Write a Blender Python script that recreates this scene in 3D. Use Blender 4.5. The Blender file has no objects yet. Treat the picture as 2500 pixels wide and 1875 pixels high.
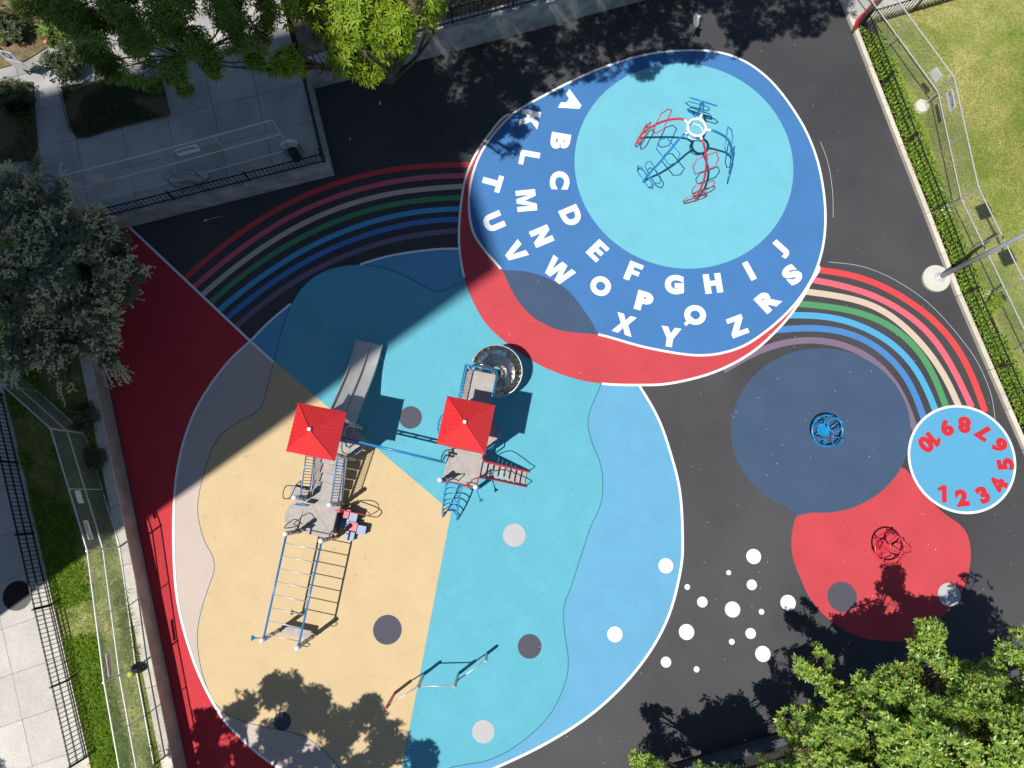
import bpy, bmesh, math, random
import numpy as np
from mathutils import Vector, Matrix, Euler
from mathutils.geometry import tessellate_polygon

random.seed(7)
scene = bpy.context.scene
COL = scene.collection
R = math.radians

# ------------------------------------------------------------------ camera
FPX, CAMH = 1740.0, 25.0                 # focal length in photo pixels, drone height
NADIR, CEN = (1235.0, 1213.0), (1250.0, 937.5)
d_ = Vector((NADIR[0]-CEN[0], -(NADIR[1]-CEN[1]), -FPX)).normalized()
Zc = -d_
Yc = Vector((0, 1, 0)); Yc = (Yc - Zc*Yc.dot(Zc)).normalized()
Xc = Yc.cross(Zc)
ROT = Matrix((Xc, Yc, Zc))               # world = ROT @ camera
cam_data = bpy.data.cameras.new('camera')
cam = bpy.data.objects.new('camera', cam_data)
COL.objects.link(cam)
cam.matrix_world = Matrix.Translation((0, 0, CAMH)) @ ROT.to_4x4()
cam_data.sensor_fit = 'HORIZONTAL'
cam_data.sensor_width = 36.0
cam_data.lens = 36.0*FPX/2500.0
cam_data.clip_start = 0.5
cam_data.clip_end = 3000
scene.camera = cam

# ------------------------------------------------------------------ light
SUN_EL, SUN_AZ = 68.0, 36.5              # elevation; direction the shadows run (deg from +X)
SX, SY = math.cos(R(SUN_AZ)), math.sin(R(SUN_AZ))
SK = 1/math.tan(R(SUN_EL))
world = bpy.data.worlds.new('World'); scene.world = world
world.use_nodes = True
wn = world.node_tree.nodes; wl = world.node_tree.links
wn.clear()
wo = wn.new('ShaderNodeOutputWorld'); wb = wn.new('ShaderNodeBackground'); ws = wn.new('ShaderNodeTexSky')
ws.sky_type = 'NISHITA'; ws.sun_disc = False
ws.sun_elevation = R(SUN_EL); ws.sun_rotation = math.atan2(-SX, -SY)
ws.air_density = 1.0; ws.dust_density = 0.3; ws.ozone_density = 2.5
wb.inputs['Strength'].default_value = 0.076
wl.new(ws.outputs[0], wb.inputs[0]); wl.new(wb.outputs[0], wo.inputs[0])
sd = bpy.data.lights.new('sun', 'SUN'); sd.energy = 5.0; sd.angle = R(0.53); sd.color = (1.0, 0.965, 0.91)
sun = bpy.data.objects.new('sun', sd); COL.objects.link(sun)
sun.rotation_euler = Vector((SX*math.cos(R(SUN_EL)), SY*math.cos(R(SUN_EL)), -math.sin(R(SUN_EL)))).to_track_quat('-Z', 'Y').to_euler()
sun.location = (-20, -15, 60)
vs = scene.view_settings
vs.view_transform = 'Standard'; vs.look = 'None'; vs.exposure = 0.0; vs.gamma = 1.0; vs.use_curve_mapping = False

# ------------------------------------------------------------------ helpers: measuring
def W(x, y, z=0.0):
    """photo pixel + known height -> place in the world"""
    v = ROT @ Vector((x-CEN[0], -(y-CEN[1]), -FPX))
    t = (z-CAMH)/v.z
    return Vector((v.x*t, v.y*t, z))
def from_shadow(x, y, h):
    p = W(x, y)
    return Vector((p.x-SX*SK*h, p.y-SY*SK*h, h))
def zoom(x0, y0, s):
    return lambda x, y: (x0+x/s, y0+y/s)
DS = 2500/2212.0
def D(x, y): return (x*DS, y*DS)

def spline(pts, closed=False, n=8):
    pts = [Vector(p) for p in pts]; out = []; m = len(pts)
    rng = range(m) if closed else range(m-1)
    for i in rng:
        if closed: p0, p1, p2, p3 = pts[i-1], pts[i], pts[(i+1) % m], pts[(i+2) % m]
        else: p0, p1, p2, p3 = pts[max(i-1, 0)], pts[i], pts[i+1], pts[min(i+2, m-1)]
        for k in range(n):
            t = k/n
            out.append(0.5*((2*p1)+(-p0+p2)*t+(2*p0-5*p1+4*p2-p3)*t*t+(-p0+3*p1-3*p2+p3)*t**3))
    if not closed: out.append(pts[-1])
    return out

def relax(pts, it=60):
    pts = [Vector(p) for p in pts]
    for _ in range(it): pts = [pts[0]]+[pts[i]*.5+(pts[i-1]+pts[i+1])*.25 for i in range(1, len(pts)-1)]+[pts[-1]]
    return pts
# ------------------------------------------------------------------ helpers: objects
def tag(o, label=None, cat=None, group=None, kind=None):
    if label: o['label'] = label
    if cat: o['category'] = cat
    if group: o['group'] = group
    if kind: o['kind'] = kind
    return o
ORG = {}
def put(o, parent):
    COL.objects.link(o)
    if parent is not None:
        o.parent = parent
        o.matrix_parent_inverse = Matrix.Translation(-ORG.get(parent.name, Vector((0, 0, 0))))
    return o
def empty(name, loc, label=None, cat=None, group=None, kind=None):
    o = bpy.data.objects.new(name, None); o.empty_display_size = 0.3
    o.location = loc; COL.objects.link(o); ORG[o.name] = Vector(loc)
    return tag(o, label, cat, group, kind)
def mesh_obj(name, verts, faces, mat, parent=None, smooth=False):
    me = bpy.data.meshes.new(name); me.from_pydata([tuple(v) for v in verts], [], faces); me.update()
    if mat: me.materials.append(mat)
    if smooth:
        me.polygons.foreach_set('use_smooth', [True]*len(me.polygons))
    return put(bpy.data.objects.new(name, me), parent)
def inst(name, me, mtx, parent):
    o = bpy.data.objects.new(name, me); o.matrix_basis = mtx
    return put(o, parent)

class MB:
    def __init__(s): s.v = []; s.f = []
    def add(s, vs, fs):
        b = len(s.v); s.v += [Vector(v) for v in vs]; s.f += [tuple(i+b for i in f) for f in fs]
    def box(s, c, size, ax=None):
        """ax: angle about z or 3x3 matrix"""
        M = Matrix.Identity(3) if ax is None else (Matrix.Rotation(ax, 3, 'Z') if isinstance(ax, (int, float)) else ax)
        hx, hy, hz = [q/2 for q in size]; c = Vector(c)
        vs = [c+M @ Vector((x*hx, y*hy, z*hz)) for z in (-1, 1) for (x, y) in ((-1, -1), (1, -1), (1, 1), (-1, 1))]
        s.add(vs, [(3, 2, 1, 0), (4, 5, 6, 7), (0, 1, 5, 4), (1, 2, 6, 5), (2, 3, 7, 6), (3, 0, 4, 7)])
    def tube(s, pts, r, n=8, closed=False, caps=True):
        pts = [Vector(p) for p in pts]; m = len(pts)
        rs = r if isinstance(r, (list, tuple)) else [r]*m
        up = None; rings = []
        for i in range(m):
            if closed: t = pts[(i+1) % m]-pts[i-1]
            else: t = pts[min(i+1, m-1)]-pts[max(i-1, 0)]
            if t.length < 1e-9: t = Vector((0, 0, 1))
            t.normalize()
            if up is None: up = t.orthogonal().normalized()
            up = up-t*up.dot(t)
            if up.length < 1e-6: up = t.orthogonal()
            up.normalize(); sd2 = t.cross(up)
            rings.append([pts[i]+(up*math.cos(2*math.pi*k/n)+sd2*math.sin(2*math.pi*k/n))*rs[i] for k in range(n)])
        vs = [p for q in rings for p in q]; fs = []
        for i in range(m if closed else m-1):
            j = (i+1) % m
            if closed and j == 0:
                # choose best alignment between last and first ring
                best = min(range(n), key=lambda o: (rings[0][o]-rings[i][0]).length)
            else: best = 0
            for k in range(n):
                fs.append((i*n+k, i*n+(k+1) % n, j*n+(k+1+best) % n, j*n+(k+best) % n))
        if caps and not closed:
            fs.append(tuple(range(n-1, -1, -1))); fs.append(tuple((m-1)*n+k for k in range(n)))
        s.add(vs, fs)
    def rod(s, a, b, r, n=8): s.tube([a, b], r, n)
    def lathe(s, c, prof, n=24, ax=None):
        c = Vector(c); vs = []; fs = []
        M = ax if ax is not None else Matrix.Identity(3)
        for (rr, z) in prof:
            for k in range(n):
                a = 2*math.pi*k/n; vs.append(c+M @ Vector((rr*math.cos(a), rr*math.sin(a), z)))
        for i in range(len(prof)-1):
            for k in range(n):
                fs.append((i*n+k, i*n+(k+1) % n, (i+1)*n+(k+1) % n, (i+1)*n+k))
        fs.append(tuple(range(n-1, -1, -1))); fs.append(tuple((len(prof)-1)*n+k for k in range(n)))
        s.add(vs, fs)
    def prism(s, poly, z0, z1):
        m = len(poly); p2 = [Vector((p[0], p[1], 0)) for p in poly]
        area = sum(p2[i].x*p2[(i+1) % m].y-p2[(i+1) % m].x*p2[i].y for i in range(m))
        if area < 0: p2.reverse()
        tr = tessellate_polygon([p2])
        vs = [Vector((p.x, p.y, z1)) for p in p2]+[Vector((p.x, p.y, z0)) for p in p2]; fs = []
        for t in tr:
            a, b, c = t
            if (p2[b]-p2[a]).cross(p2[c]-p2[a]).z < 0: t = (a, c, b)
            fs.append(tuple(t)); fs.append((t[2]+m, t[1]+m, t[0]+m))
        for i in range(m):
            j = (i+1) % m; fs.append((i+m, j+m, j, i))
        s.add(vs, fs)
    def build(s, name, mat, parent=None, smooth=False): return mesh_obj(name, s.v, s.f, mat, parent, smooth)

def tess(poly):
    p2 = [Vector((p[0], p[1], 0)) for p in poly]; fs = []
    for t in tessellate_polygon([p2]):
        a, b, c = t
        if (p2[b]-p2[a]).cross(p2[c]-p2[a]).z < 0: t = (a, c, b)
        fs.append(tuple(t))
    return fs
def sheet(name, poly, z, mat, parent=None):
    return mesh_obj(name, [(p[0], p[1], z) for p in poly], tess(poly), mat, parent)
def ribbon(name, pts, width, z, mat, parent=None, closed=False):
    pts = [Vector((p[0], p[1], 0)) for p in pts]; m = len(pts); vs = []; fs = []
    for i in range(m):
        t = (pts[(i+1) % m]-pts[i-1]) if closed else (pts[min(i+1, m-1)]-pts[max(i-1, 0)])
        t.normalize(); n = Vector((-t.y, t.x, 0))*width/2
        vs += [(pts[i].x+n.x, pts[i].y+n.y, z), (pts[i].x-n.x, pts[i].y-n.y, z)]
    for i in range(m if closed else m-1):
        j = (i+1) % m; fs.append((2*i, 2*i+1, 2*j+1, 2*j))
    return mesh_obj(name, vs, fs, mat, parent)
def disc(name, c, r, z, mat, parent=None, n=40):
    return mesh_obj(name, [(c[0]+r*math.cos(2*math.pi*k/n), c[1]+r*math.sin(2*math.pi*k/n), z) for k in range(n)], [tuple(range(n))], mat, parent)

# ------------------------------------------------------------------ materials
def lin(c): c /= 255.0; return c/12.92 if c <= 0.04045 else ((c+0.055)/1.055)**2.4
def S(r, g, b, k=0.655): return tuple(min(0.9, lin(q)*k) for q in (r, g, b))
def new_mat(name):
    m = bpy.data.materials.new(name); m.use_nodes = True
    return m, m.node_tree.nodes, m.node_tree.links, m.node_tree.nodes['Principled BSDF']
def surf(name, col, col2=None, rough=0.8, scale=1.2, fine=60.0, var=0.10, bump=0.15, metal=0.0, spec=0.35, fleck=None, stain=0.0, smudge=0.0, objrand=0.0, spots=None):
    """mottled surface: broad patches, fine grain, optional pale flecks and darker stains"""
    m, N, L, b = new_mat(name)
    geo = N.new('ShaderNodeNewGeometry')
    n1 = N.new('ShaderNodeTexNoise'); n1.inputs['Scale'].default_value = scale; n1.inputs['Detail'].default_value = 6; n1.inputs['Roughness'].default_value = 0.6
    n2 = N.new('ShaderNodeTexNoise'); n2.inputs['Scale'].default_value = fine; n2.inputs['Detail'].default_value = 3
    L.new(geo.outputs['Position'], n1.inputs['Vector']); L.new(geo.outputs['Position'], n2.inputs['Vector'])
    r1 = N.new('ShaderNodeValToRGB'); c2 = col2 or tuple(q*(1-var*1.6) for q in col)
    r1.color_ramp.elements[0].position = 0.35; r1.color_ramp.elements[0].color = (*c2, 1)
    r1.color_ramp.elements[1].position = 0.65; r1.color_ramp.elements[1].color = (*col, 1)
    L.new(n1.outputs['Fac'], r1.inputs['Fac'])
    mr = N.new('ShaderNodeMapRange'); mr.inputs['To Min'].default_value = 1-var*1.5; mr.inputs['To Max'].default_value = 1+var*1.5
    mr.inputs['From Min'].default_value = 0.3; mr.inputs['From Max'].default_value = 0.7
    L.new(n2.outputs['Fac'], mr.inputs['Value'])
    mx = N.new('ShaderNodeVectorMath'); mx.operation = 'SCALE'
    L.new(r1.outputs['Color'], mx.inputs[0]); L.new(mr.outputs['Result'], mx.inputs['Scale'])
    out = mx.outputs['Vector']
    if stain:
        n4 = N.new('ShaderNodeTexNoise'); n4.inputs['Scale'].default_value = 2.3; n4.inputs['Detail'].default_value = 8; n4.inputs['Roughness'].default_value = 0.7
        L.new(geo.outputs['Position'], n4.inputs['Vector'])
        r4 = N.new('ShaderNodeValToRGB'); r4.color_ramp.elements[0].position = 0.58; r4.color_ramp.elements[0].color = (1, 1, 1, 1)
        r4.color_ramp.elements[1].position = 0.78; q = 1-stain; r4.color_ramp.elements[1].color = (q, q, q, 1)
        L.new(n4.outputs['Fac'], r4.inputs['Fac'])
        mm = N.new('ShaderNodeVectorMath'); mm.operation = 'MULTIPLY'
        L.new(out, mm.inputs[0]); L.new(r4.outputs['Color'], mm.inputs[1]); out = mm.outputs['Vector']
    if smudge:            # sparse small scuffs and drips
        n5 = N.new('ShaderNodeTexNoise'); n5.inputs['Scale'].default_value = 5.5; n5.inputs['Detail'].default_value = 4; n5.inputs['Roughness'].default_value = 0.55; n5.inputs['Distortion'].default_value = 0.6
        L.new(geo.outputs['Position'], n5.inputs['Vector'])
        r5 = N.new('ShaderNodeValToRGB'); r5.color_ramp.elements[0].position = 0.66; r5.color_ramp.elements[0].color = (1, 1, 1, 1)
        r5.color_ramp.elements[1].position = 0.80; q = 1-smudge; r5.color_ramp.elements[1].color = (q, q, q, 1)
        L.new(n5.outputs['Fac'], r5.inputs['Fac'])
        m5 = N.new('ShaderNodeVectorMath'); m5.operation = 'MULTIPLY'
        L.new(out, m5.inputs[0]); L.new(r5.outputs['Color'], m5.inputs[1]); out = m5.outputs['Vector']
    if objrand:
        oi = N.new('ShaderNodeObjectInfo'); mo = N.new('ShaderNodeMapRange'); mo.inputs['To Min'].default_value = 1-objrand; mo.inputs['To Max'].default_value = 1+objrand
        L.new(oi.outputs['Random'], mo.inputs['Value']); ms = N.new('ShaderNodeVectorMath'); ms.operation = 'SCALE'
        L.new(out, ms.inputs[0]); L.new(mo.outputs['Result'], ms.inputs['Scale']); out = ms.outputs['Vector']
    if spots:             # dark gum marks and drips of their own shape
        v6 = N.new('ShaderNodeTexVoronoi'); v6.inputs['Scale'].default_value = 0.95; n6 = N.new('ShaderNodeTexNoise'); n6.inputs['Scale'].default_value = 9
        L.new(geo.outputs['Position'], n6.inputs['Vector']); a6 = N.new('ShaderNodeVectorMath'); a6.operation = 'MULTIPLY_ADD'; a6.inputs[1].default_value = (.16, .16, .16)
        L.new(n6.outputs['Color'], a6.inputs[0]); L.new(geo.outputs['Position'], a6.inputs[2]); L.new(a6.outputs['Vector'], v6.inputs['Vector'])
        r6 = N.new('ShaderNodeValToRGB'); r6.color_ramp.elements[0].position = 0.02; r6.color_ramp.elements[0].color = (.55, .55, .55, 1)
        r6.color_ramp.elements[1].position = 0.085; r6.color_ramp.elements[1].color = (0, 0, 0, 1)
        L.new(v6.outputs['Distance'], r6.inputs['Fac']); m6 = N.new('ShaderNodeMix'); m6.data_type = 'RGBA'
        L.new(r6.outputs['Color'], m6.inputs['Factor']); L.new(out, m6.inputs[6]); m6.inputs[7].default_value = (*spots, 1); out = m6.outputs[2]
    if fleck:
        vo = N.new('ShaderNodeTexVoronoi'); vo.inputs['Scale'].default_value = 2.6
        L.new(geo.outputs['Position'], vo.inputs['Vector'])
        rf = N.new('ShaderNodeValToRGB'); rf.color_ramp.elements[0].position = 0.035; rf.color_ramp.elements[0].color = (1, 1, 1, 1)
        rf.color_ramp.elements[1].position = 0.05; rf.color_ramp.elements[1].color = (0, 0, 0, 1)
        L.new(vo.outputs['Distance'], rf.inputs['Fac'])
        mf = N.new('ShaderNodeMix'); mf.data_type = 'RGBA'
        L.new(rf.outputs['Color'], mf.inputs['Factor']); L.new(out, mf.inputs[6]); mf.inputs[7].default_value = (*fleck, 1)
        out = mf.outputs[2]
    L.new(out, b.inputs['Base Color'])
    b.inputs['Roughness'].default_value = rough; b.inputs['Metallic'].default_value = metal
    b.inputs['Specular IOR Level'].default_value = spec
    if bump:
        bp = N.new('ShaderNodeBump'); bp.inputs['Strength'].default_value = bump; bp.inputs['Distance'].default_value = 0.01
        L.new(n2.outputs['Fac'], bp.inputs['Height']); L.new(bp.outputs['Normal'], b.inputs['Normal'])
    return m
def plain(name, col, rough=0.45, metal=0.0, spec=0.5, var=0.06):
    return surf(name, col, rough=rough, metal=metal, spec=spec, var=var, bump=0.03, scale=3, fine=25)
def leaf_mat(name, cols, trans=0.35, rough=0.45):
    m, N, L, b = new_mat(name)
    geo = N.new('ShaderNodeNewGeometry'); rp = N.new('ShaderNodeValToRGB')
    while len(rp.color_ramp.elements) < len(cols): rp.color_ramp.elements.new(0.5)
    for i, c in enumerate(cols):
        rp.color_ramp.elements[i].position = i/(len(cols)-1); rp.color_ramp.elements[i].color = (*c, 1)
    L.new(geo.outputs['Random Per Island'], rp.inputs['Fac'])
    L.new(rp.outputs['Color'], b.inputs['Base Color']); b.inputs['Roughness'].default_value = rough
    b.inputs['Specular IOR Level'].default_value = 0.4
    tr = N.new('ShaderNodeBsdfTranslucent'); L.new(rp.outputs['Color'], tr.inputs['Color'])
    mx = N.new('ShaderNodeMixShader'); mx.inputs[0].default_value = trans
    L.new(b.outputs[0], mx.inputs[1]); L.new(tr.outputs[0], mx.inputs[2])
    L.new(mx.outputs[0], N['Material Output'].inputs[0])
    return m

M = {}
M['asphalt'] = surf('black_rubber', S(84, 83, 85, 0.70), S(66, 65, 68, 0.70), var=0.11, rough=0.62, scale=0.16, smudge=-0.35, fine=45, spec=0.35, fleck=(0.34, 0.33, 0.30), stain=-0.25)
M['yellow'] = surf('yellow_rubber', S(243, 214, 164), var=0.05, scale=0.9, fine=40, stain=0.18, smudge=0.4, spots=(0.34, 0.26, 0.15))
M['beige'] = surf('beige_rubber', S(231, 213, 199), var=0.04, scale=0.9, fine=40, stain=0.10, smudge=0.3)
M['turq'] = surf('turquoise_rubber', S(112, 205, 226), var=0.05, scale=0.9, fine=40, stain=0.18, smudge=0.3, spots=(0.10, 0.30, 0.33))
M['turq2'] = surf('turquoise_disc_rubber', S(130, 217, 236), var=0.04, scale=0.9, fine=40, stain=0.10, smudge=0.25)
M['sky'] = surf('sky_blue_rubber', S(118, 194, 234), var=0.045, scale=0.9, fine=40, stain=0.12, smudge=0.25)
M['blue'] = surf('alphabet_blue_paint', S(79, 141, 207), var=0.06, scale=0.6, fine=40, stain=0.10, smudge=0.2)
M['red'] = surf('red_rubber', S(232, 62, 72), var=0.06, scale=0.8, fine=40, stain=0.15, smudge=0.2)
M['crimson'] = surf('coral_rubber', S(231, 82, 90), var=0.06, scale=0.8, fine=40, stain=0.12, smudge=0.2, fleck=(0.75, 0.5, 0.4))
M['navy'] = surf('slate_blue_rubber', S(76, 100, 131), var=0.07, scale=0.8, fine=40, stain=0.15, smudge=0.25, fleck=(0.4, 0.4, 0.4))
M['white'] = surf('white_paint', (0.80, 0.80, 0.80), var=0.03, scale=4, fine=40, rough=0.6, stain=0.15)
M['grey'] = surf('dark_grey_rubber', S(95, 95, 108), var=0.05, fleck=(0.4, 0.4, 0.4))
M['pale'] = surf('pale_grey_rubber', S(216, 216, 216), var=0.03)
M['seam'] = surf('rubber_seam', S(70, 130, 140, 0.6), var=0.1)
M['seam_y'] = surf('rubber_seam_ochre', S(150, 125, 90, 0.6), var=0.1)
rb = [('red', (250, 82, 84)), ('pink', (255, 118, 132)), ('cream', (240, 217, 192)), ('green', (92, 172, 114)), ('light_blue', (92, 192, 238)), ('mid_blue', (86, 150, 218)), ('purple', (144, 124, 148))]
for n, c in rb: M['rb_'+n] = surf('rainbow_'+n, S(*c), var=0.03, fine=40)
M['digit'] = surf('numeral_red_paint', S(232, 48, 60), var=0.03)
M['digit_blue'] = surf('number_disc_blue', S(104, 190, 232), var=0.03, scale=1.0)
M['concrete'] = surf('old_concrete', S(200, 198, 194, 0.80), S(158, 156, 152, 0.80), var=0.12, scale=2.0, fine=25, bump=0.35, stain=0.3)
M['coping'] = surf('pale_coping_concrete', S(232, 222, 204, 0.80), objrand=0.08, var=0.10, scale=3.0, fine=25, bump=0.35, stain=0.25)
M['brownwall'] = surf('weathered_wall_face', S(196, 190, 180, 0.72), S(166, 158, 148, 0.72), var=0.12, scale=1.6, fine=30, bump=0.3, stain=0.25)
M['slab'] = surf('pavement_slab', S(228, 223, 214, 0.70), objrand=0.07, var=0.09, scale=0.9, fine=30, bump=0.2, stain=0.18)
M['plaza'] = surf('plaza_slab', S(198, 196, 192, 0.75), S(170, 168, 164, 0.75), objrand=0.10, var=0.11, scale=0.7, fine=30, bump=0.2, stain=0.25)
M['joint'] = surf('joint_dirt', S(120, 114, 104, 0.6), var=0.2)
M['soil'] = surf('garden_soil', S(172, 150, 112, 0.6), S(96, 80, 52, 0.6), var=0.3, scale=2.0, fine=18, bump=0.6)
M['lawn'] = surf('lawn_turf', S(180, 172, 104, 0.75), S(122, 140, 52, 0.75), var=0.22, scale=0.42, fine=14, bump=0.8, stain=0.2)
M['verge'] = surf('verge_turf', S(168, 168, 96, 0.75), S(104, 126, 46, 0.75), var=0.25, scale=1.1, fine=14, bump=0.8)
M['turf_dark'] = surf('bed_turf', S(96, 108, 56, 0.6), S(110, 96, 76, 0.6), var=0.25, scale=0.8, fine=14, bump=0.8)
M['soil_shade'] = surf('dark_soil_shade', (0.035, 0.03, 0.022), var=0.3, scale=2.0, fine=14, bump=0.8)  # dark soil colour, with the shade under the tree painted in
M['earth'] = surf('bare_ground', S(110, 104, 92, 0.6), var=0.2, scale=0.4, fine=8)
M['iron'] = plain('black_iron', (0.012, 0.013, 0.016), rough=0.5)
M['galv'] = plain('galvanised_steel', (0.62, 0.62, 0.62), rough=0.42, metal=0.35)
M['wire'] = plain('chainlink_wire', (0.42, 0.43, 0.43), rough=0.5, metal=0.4)
M['pole'] = plain('grey_pole_paint', (0.42, 0.43, 0.46), rough=0.4)
M['post'] = plain('silver_post_paint', (0.50, 0.48, 0.47), rough=0.35, metal=0.2)
M['cap'] = plain('white_cap_plastic', (0.8, 0.8, 0.8), rough=0.4)
M['clamp'] = plain('navy_clamp', (0.02, 0.03, 0.09), rough=0.4)
M['tubeblue'] = plain('blue_powder_coat', S(52, 140, 208, 0.75), rough=0.25)
M['tubecyan'] = plain('bright_blue_powder_coat', S(36, 152, 216, 0.75), rough=0.25)
M['tubered'] = plain('red_powder_coat', S(228, 66, 82, 0.75), rough=0.25)
M['roofred'] = surf('red_roof_panel', S(250, 62, 66, 0.78), var=0.03, rough=0.26, scale=3, fine=16, bump=0.12, spec=0.5)
M['roofdot'] = plain('roof_emboss', S(252, 128, 128, 0.7), rough=0.2)
M['deck'] = surf('grey_perforated_deck', S(206, 197, 190, 0.66), S(188, 179, 173, 0.66), var=0.14, scale=4, fine=55, bump=0.5, rough=0.6)
M['rib'] = surf('deck_rib', S(205, 195, 188, 0.62), var=0.05)
M['steel'] = surf('brushed_steel', (0.62, 0.60, 0.58), var=0.05, rough=0.32, metal=0.45, scale=2.5, fine=30, bump=0.02)
M['shiny'] = surf('polished_steel', (0.60, 0.57, 0.52), var=0.08, rough=0.16, metal=1.0, scale=3, fine=6, bump=0.25)
M['podblue'] = plain('pod_pale_blue', S(160, 190, 226), rough=0.5)
M['podpink'] = plain('pod_pink', S(244, 124, 136), rough=0.5)
M['podside'] = plain('pod_navy_side', S(34, 52, 108, 0.9), rough=0.4)
M['maroon'] = plain('red_panel', S(206, 44, 58, 0.8), rough=0.35)
M['bark'] = surf('bark', S(120, 104, 86, 0.6), S(80, 68, 56, 0.6), var=0.2, scale=6, fine=40, bump=0.6)
M['signwhite'] = plain('sign_white', (0.75, 0.75, 0.76), rough=0.5)
M['signink'] = plain('sign_ink', (0.05, 0.03, 0.12), rough=0.6)
M['signred'] = plain('sign_red_ink', (0.35, 0.05, 0.10), rough=0.6)
M['tarp'] = surf('red_tarp', S(222, 74, 84), var=0.12, scale=5, fine=12, bump=0.6, rough=0.5)
M['brick'] = surf('tower_brick', (0.28, 0.14, 0.09), var=0.2, scale=0.5, fine=8)
M['glass'] = plain('tower_window_glass', (0.05, 0.06, 0.08), rough=0.1)
M['petal'] = plain('white_petal', (0.72, 0.74, 0.68), rough=0.6)
M['footing'] = surf('pale_footing_concrete', S(244, 240, 226, 0.66), var=0.05, scale=3, fine=25, bump=0.2)
M['leaf_br'] = leaf_mat('leaf_bright', [(0.11, 0.22, 0.035), (0.19, 0.34, 0.06), (0.27, 0.41, 0.08), (0.36, 0.48, 0.09), (0.50, 0.52, 0.07)], 0.28, 0.30)
M['leaf_a'] = leaf_mat('leaf_lime', [(0.17, 0.28, 0.015), (0.27, 0.40, 0.02), (0.38, 0.50, 0.035)], 0.42)
M['leaf_c'] = leaf_mat('leaf_shade', [(0.13, 0.22, 0.025), (0.21, 0.34, 0.04), (0.30, 0.43, 0.07)])
M['leaf_d'] = leaf_mat('leaf_dark', [(0.035, 0.06, 0.025), (0.06, 0.09, 0.03), (0.09, 0.12, 0.05)], 0.2)
M['leaf_silver'] = leaf_mat('leaf_silver_green', [(0.07, 0.10, 0.045), (0.12, 0.155, 0.08), (0.17, 0.20, 0.12)], 0.2)
M['leaf_g'] = leaf_mat('leaf_groundcover', [(0.12, 0.22, 0.02), (0.23, 0.36, 0.03), (0.34, 0.46, 0.06)], 0.35)
M['leaf_grass'] = leaf_mat('grass_blade', [(0.16, 0.26, 0.03), (0.27, 0.39, 0.06), (0.44, 0.46, 0.13)], 0.3)
M['leaf_lush'] = leaf_mat('lush_grass_blade', [(0.18, 0.34, 0.03), (0.32, 0.50, 0.05), (0.48, 0.60, 0.09)], 0.4)
M['leaf_straw'] = leaf_mat('lawn_blade', [(0.22, 0.26, 0.045), (0.32, 0.34, 0.08), (0.46, 0.43, 0.17)], 0.3)
M['leaf_r'] = leaf_mat('leaf_rhododendron', [(0.05, 0.10, 0.02), (0.14, 0.22, 0.03), (0.28, 0.36, 0.08)], 0.25)
M['flower'] = leaf_mat('blossom', [(0.66, 0.64, 0.38), (0.80, 0.78, 0.52), (0.72, 0.70, 0.44)], 0.25, 0.7)

#SECTION_GROUND
# ------------------------------------------------------------------ SETTING: ground and paint
ground = sheet('ground', [(-400, -400), (400, -400), (400, 400), (-400, 400)], -0.03, M['earth']); tag(ground, kind='structure')
def st(name, poly, z, mat): return tag(sheet(name, poly, z, mat), kind='structure')
court = st('playground_surface', [(-40, -26), (40, -26), (40, 40), (-40, 40)], 0.0, M['asphalt'])
LV = 0.004
def px(pts, f=D): return [W(*f(*p)) for p in pts]

circle = spline(px([(541, 737), (500, 775), (460, 825), (425, 882), (400, 945), (383, 1020), (376, 1100), (376, 1200), (383, 1290), (402, 1375), (433, 1462), (478, 1545), (535, 1607), (610, 1662), (740, 1720), (900, 1730), (1050, 1667), (1180, 1605), (1290, 1532), (1380, 1440), (1440, 1340), (1470, 1230), (1474, 1150), (1468, 1060), (1450, 985), (1422, 905), (1380, 832), (1320, 740), (1230, 640), (1120, 560), (994, 538), (870, 548), (778, 572), (700, 607), (640, 648), (585, 693)]), True, 5)
blob = spline(px([(592, 782), (605, 730), (620, 680), (640, 640), (670, 605), (712, 582), (770, 572), (825, 578), (872, 595), (912, 616), (945, 630), (980, 619), (1020, 601), (1085, 584), (1150, 590), (1220, 622), (1268, 680), (1292, 724), (1304, 790), (1297, 832), (1275, 885), (1270, 920), (1280, 960), (1296, 1000), (1302, 1042), (1297, 1090), (1275, 1140), (1255, 1200), (1235, 1262), (1218, 1312), (1220, 1370), (1227, 1420), (1222, 1470), (1190, 1540), (1130, 1600), (1060, 1640), (980, 1656), (900, 1680), (800, 1690), (740, 1662), (718, 1640), (690, 1612), (640, 1584), (540, 1562), (478, 1532), (450, 1490), (432, 1430), (427, 1370), (435, 1320), (450, 1272), (463, 1232), (460, 1202), (441, 1165), (428, 1110), (432, 1060), (448, 1000), (470, 950), (505, 918), (558, 887), (574, 850), (584, 812)]), True, 4)
blue = spline(px([(1105, 250), (1180, 205), (1270, 160), (1350, 131), (1420, 115), (1500, 110), (1560, 116), (1612, 136), (1660, 172), (1702, 222), (1740, 284), (1766, 352), (1780, 430), (1781, 500), (1770, 560), (1748, 612), (1708, 667), (1650, 719), (1590, 754), (1510, 768), (1400, 752), (1292, 723), (1210, 714), (1150, 684), (1112, 640), (1088, 590), (1046, 540), (1021, 498), (1013, 440), (1021, 378), (1048, 316)]), True, 6)
redc = spline(px([(1106, 249), (1050, 300), (1010, 372), (995, 450), (992, 530), (1003, 600), (1022, 652), (1052, 702), (1100, 746), (1160, 786), (1230, 815), (1300, 829), (1380, 832), (1450, 828), (1540, 805), (1620, 764), (1682, 709), (1724, 657), (1750, 612), (1767, 572), (1700, 540), (1400, 500), (1150, 350)]), True, 6)

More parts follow.
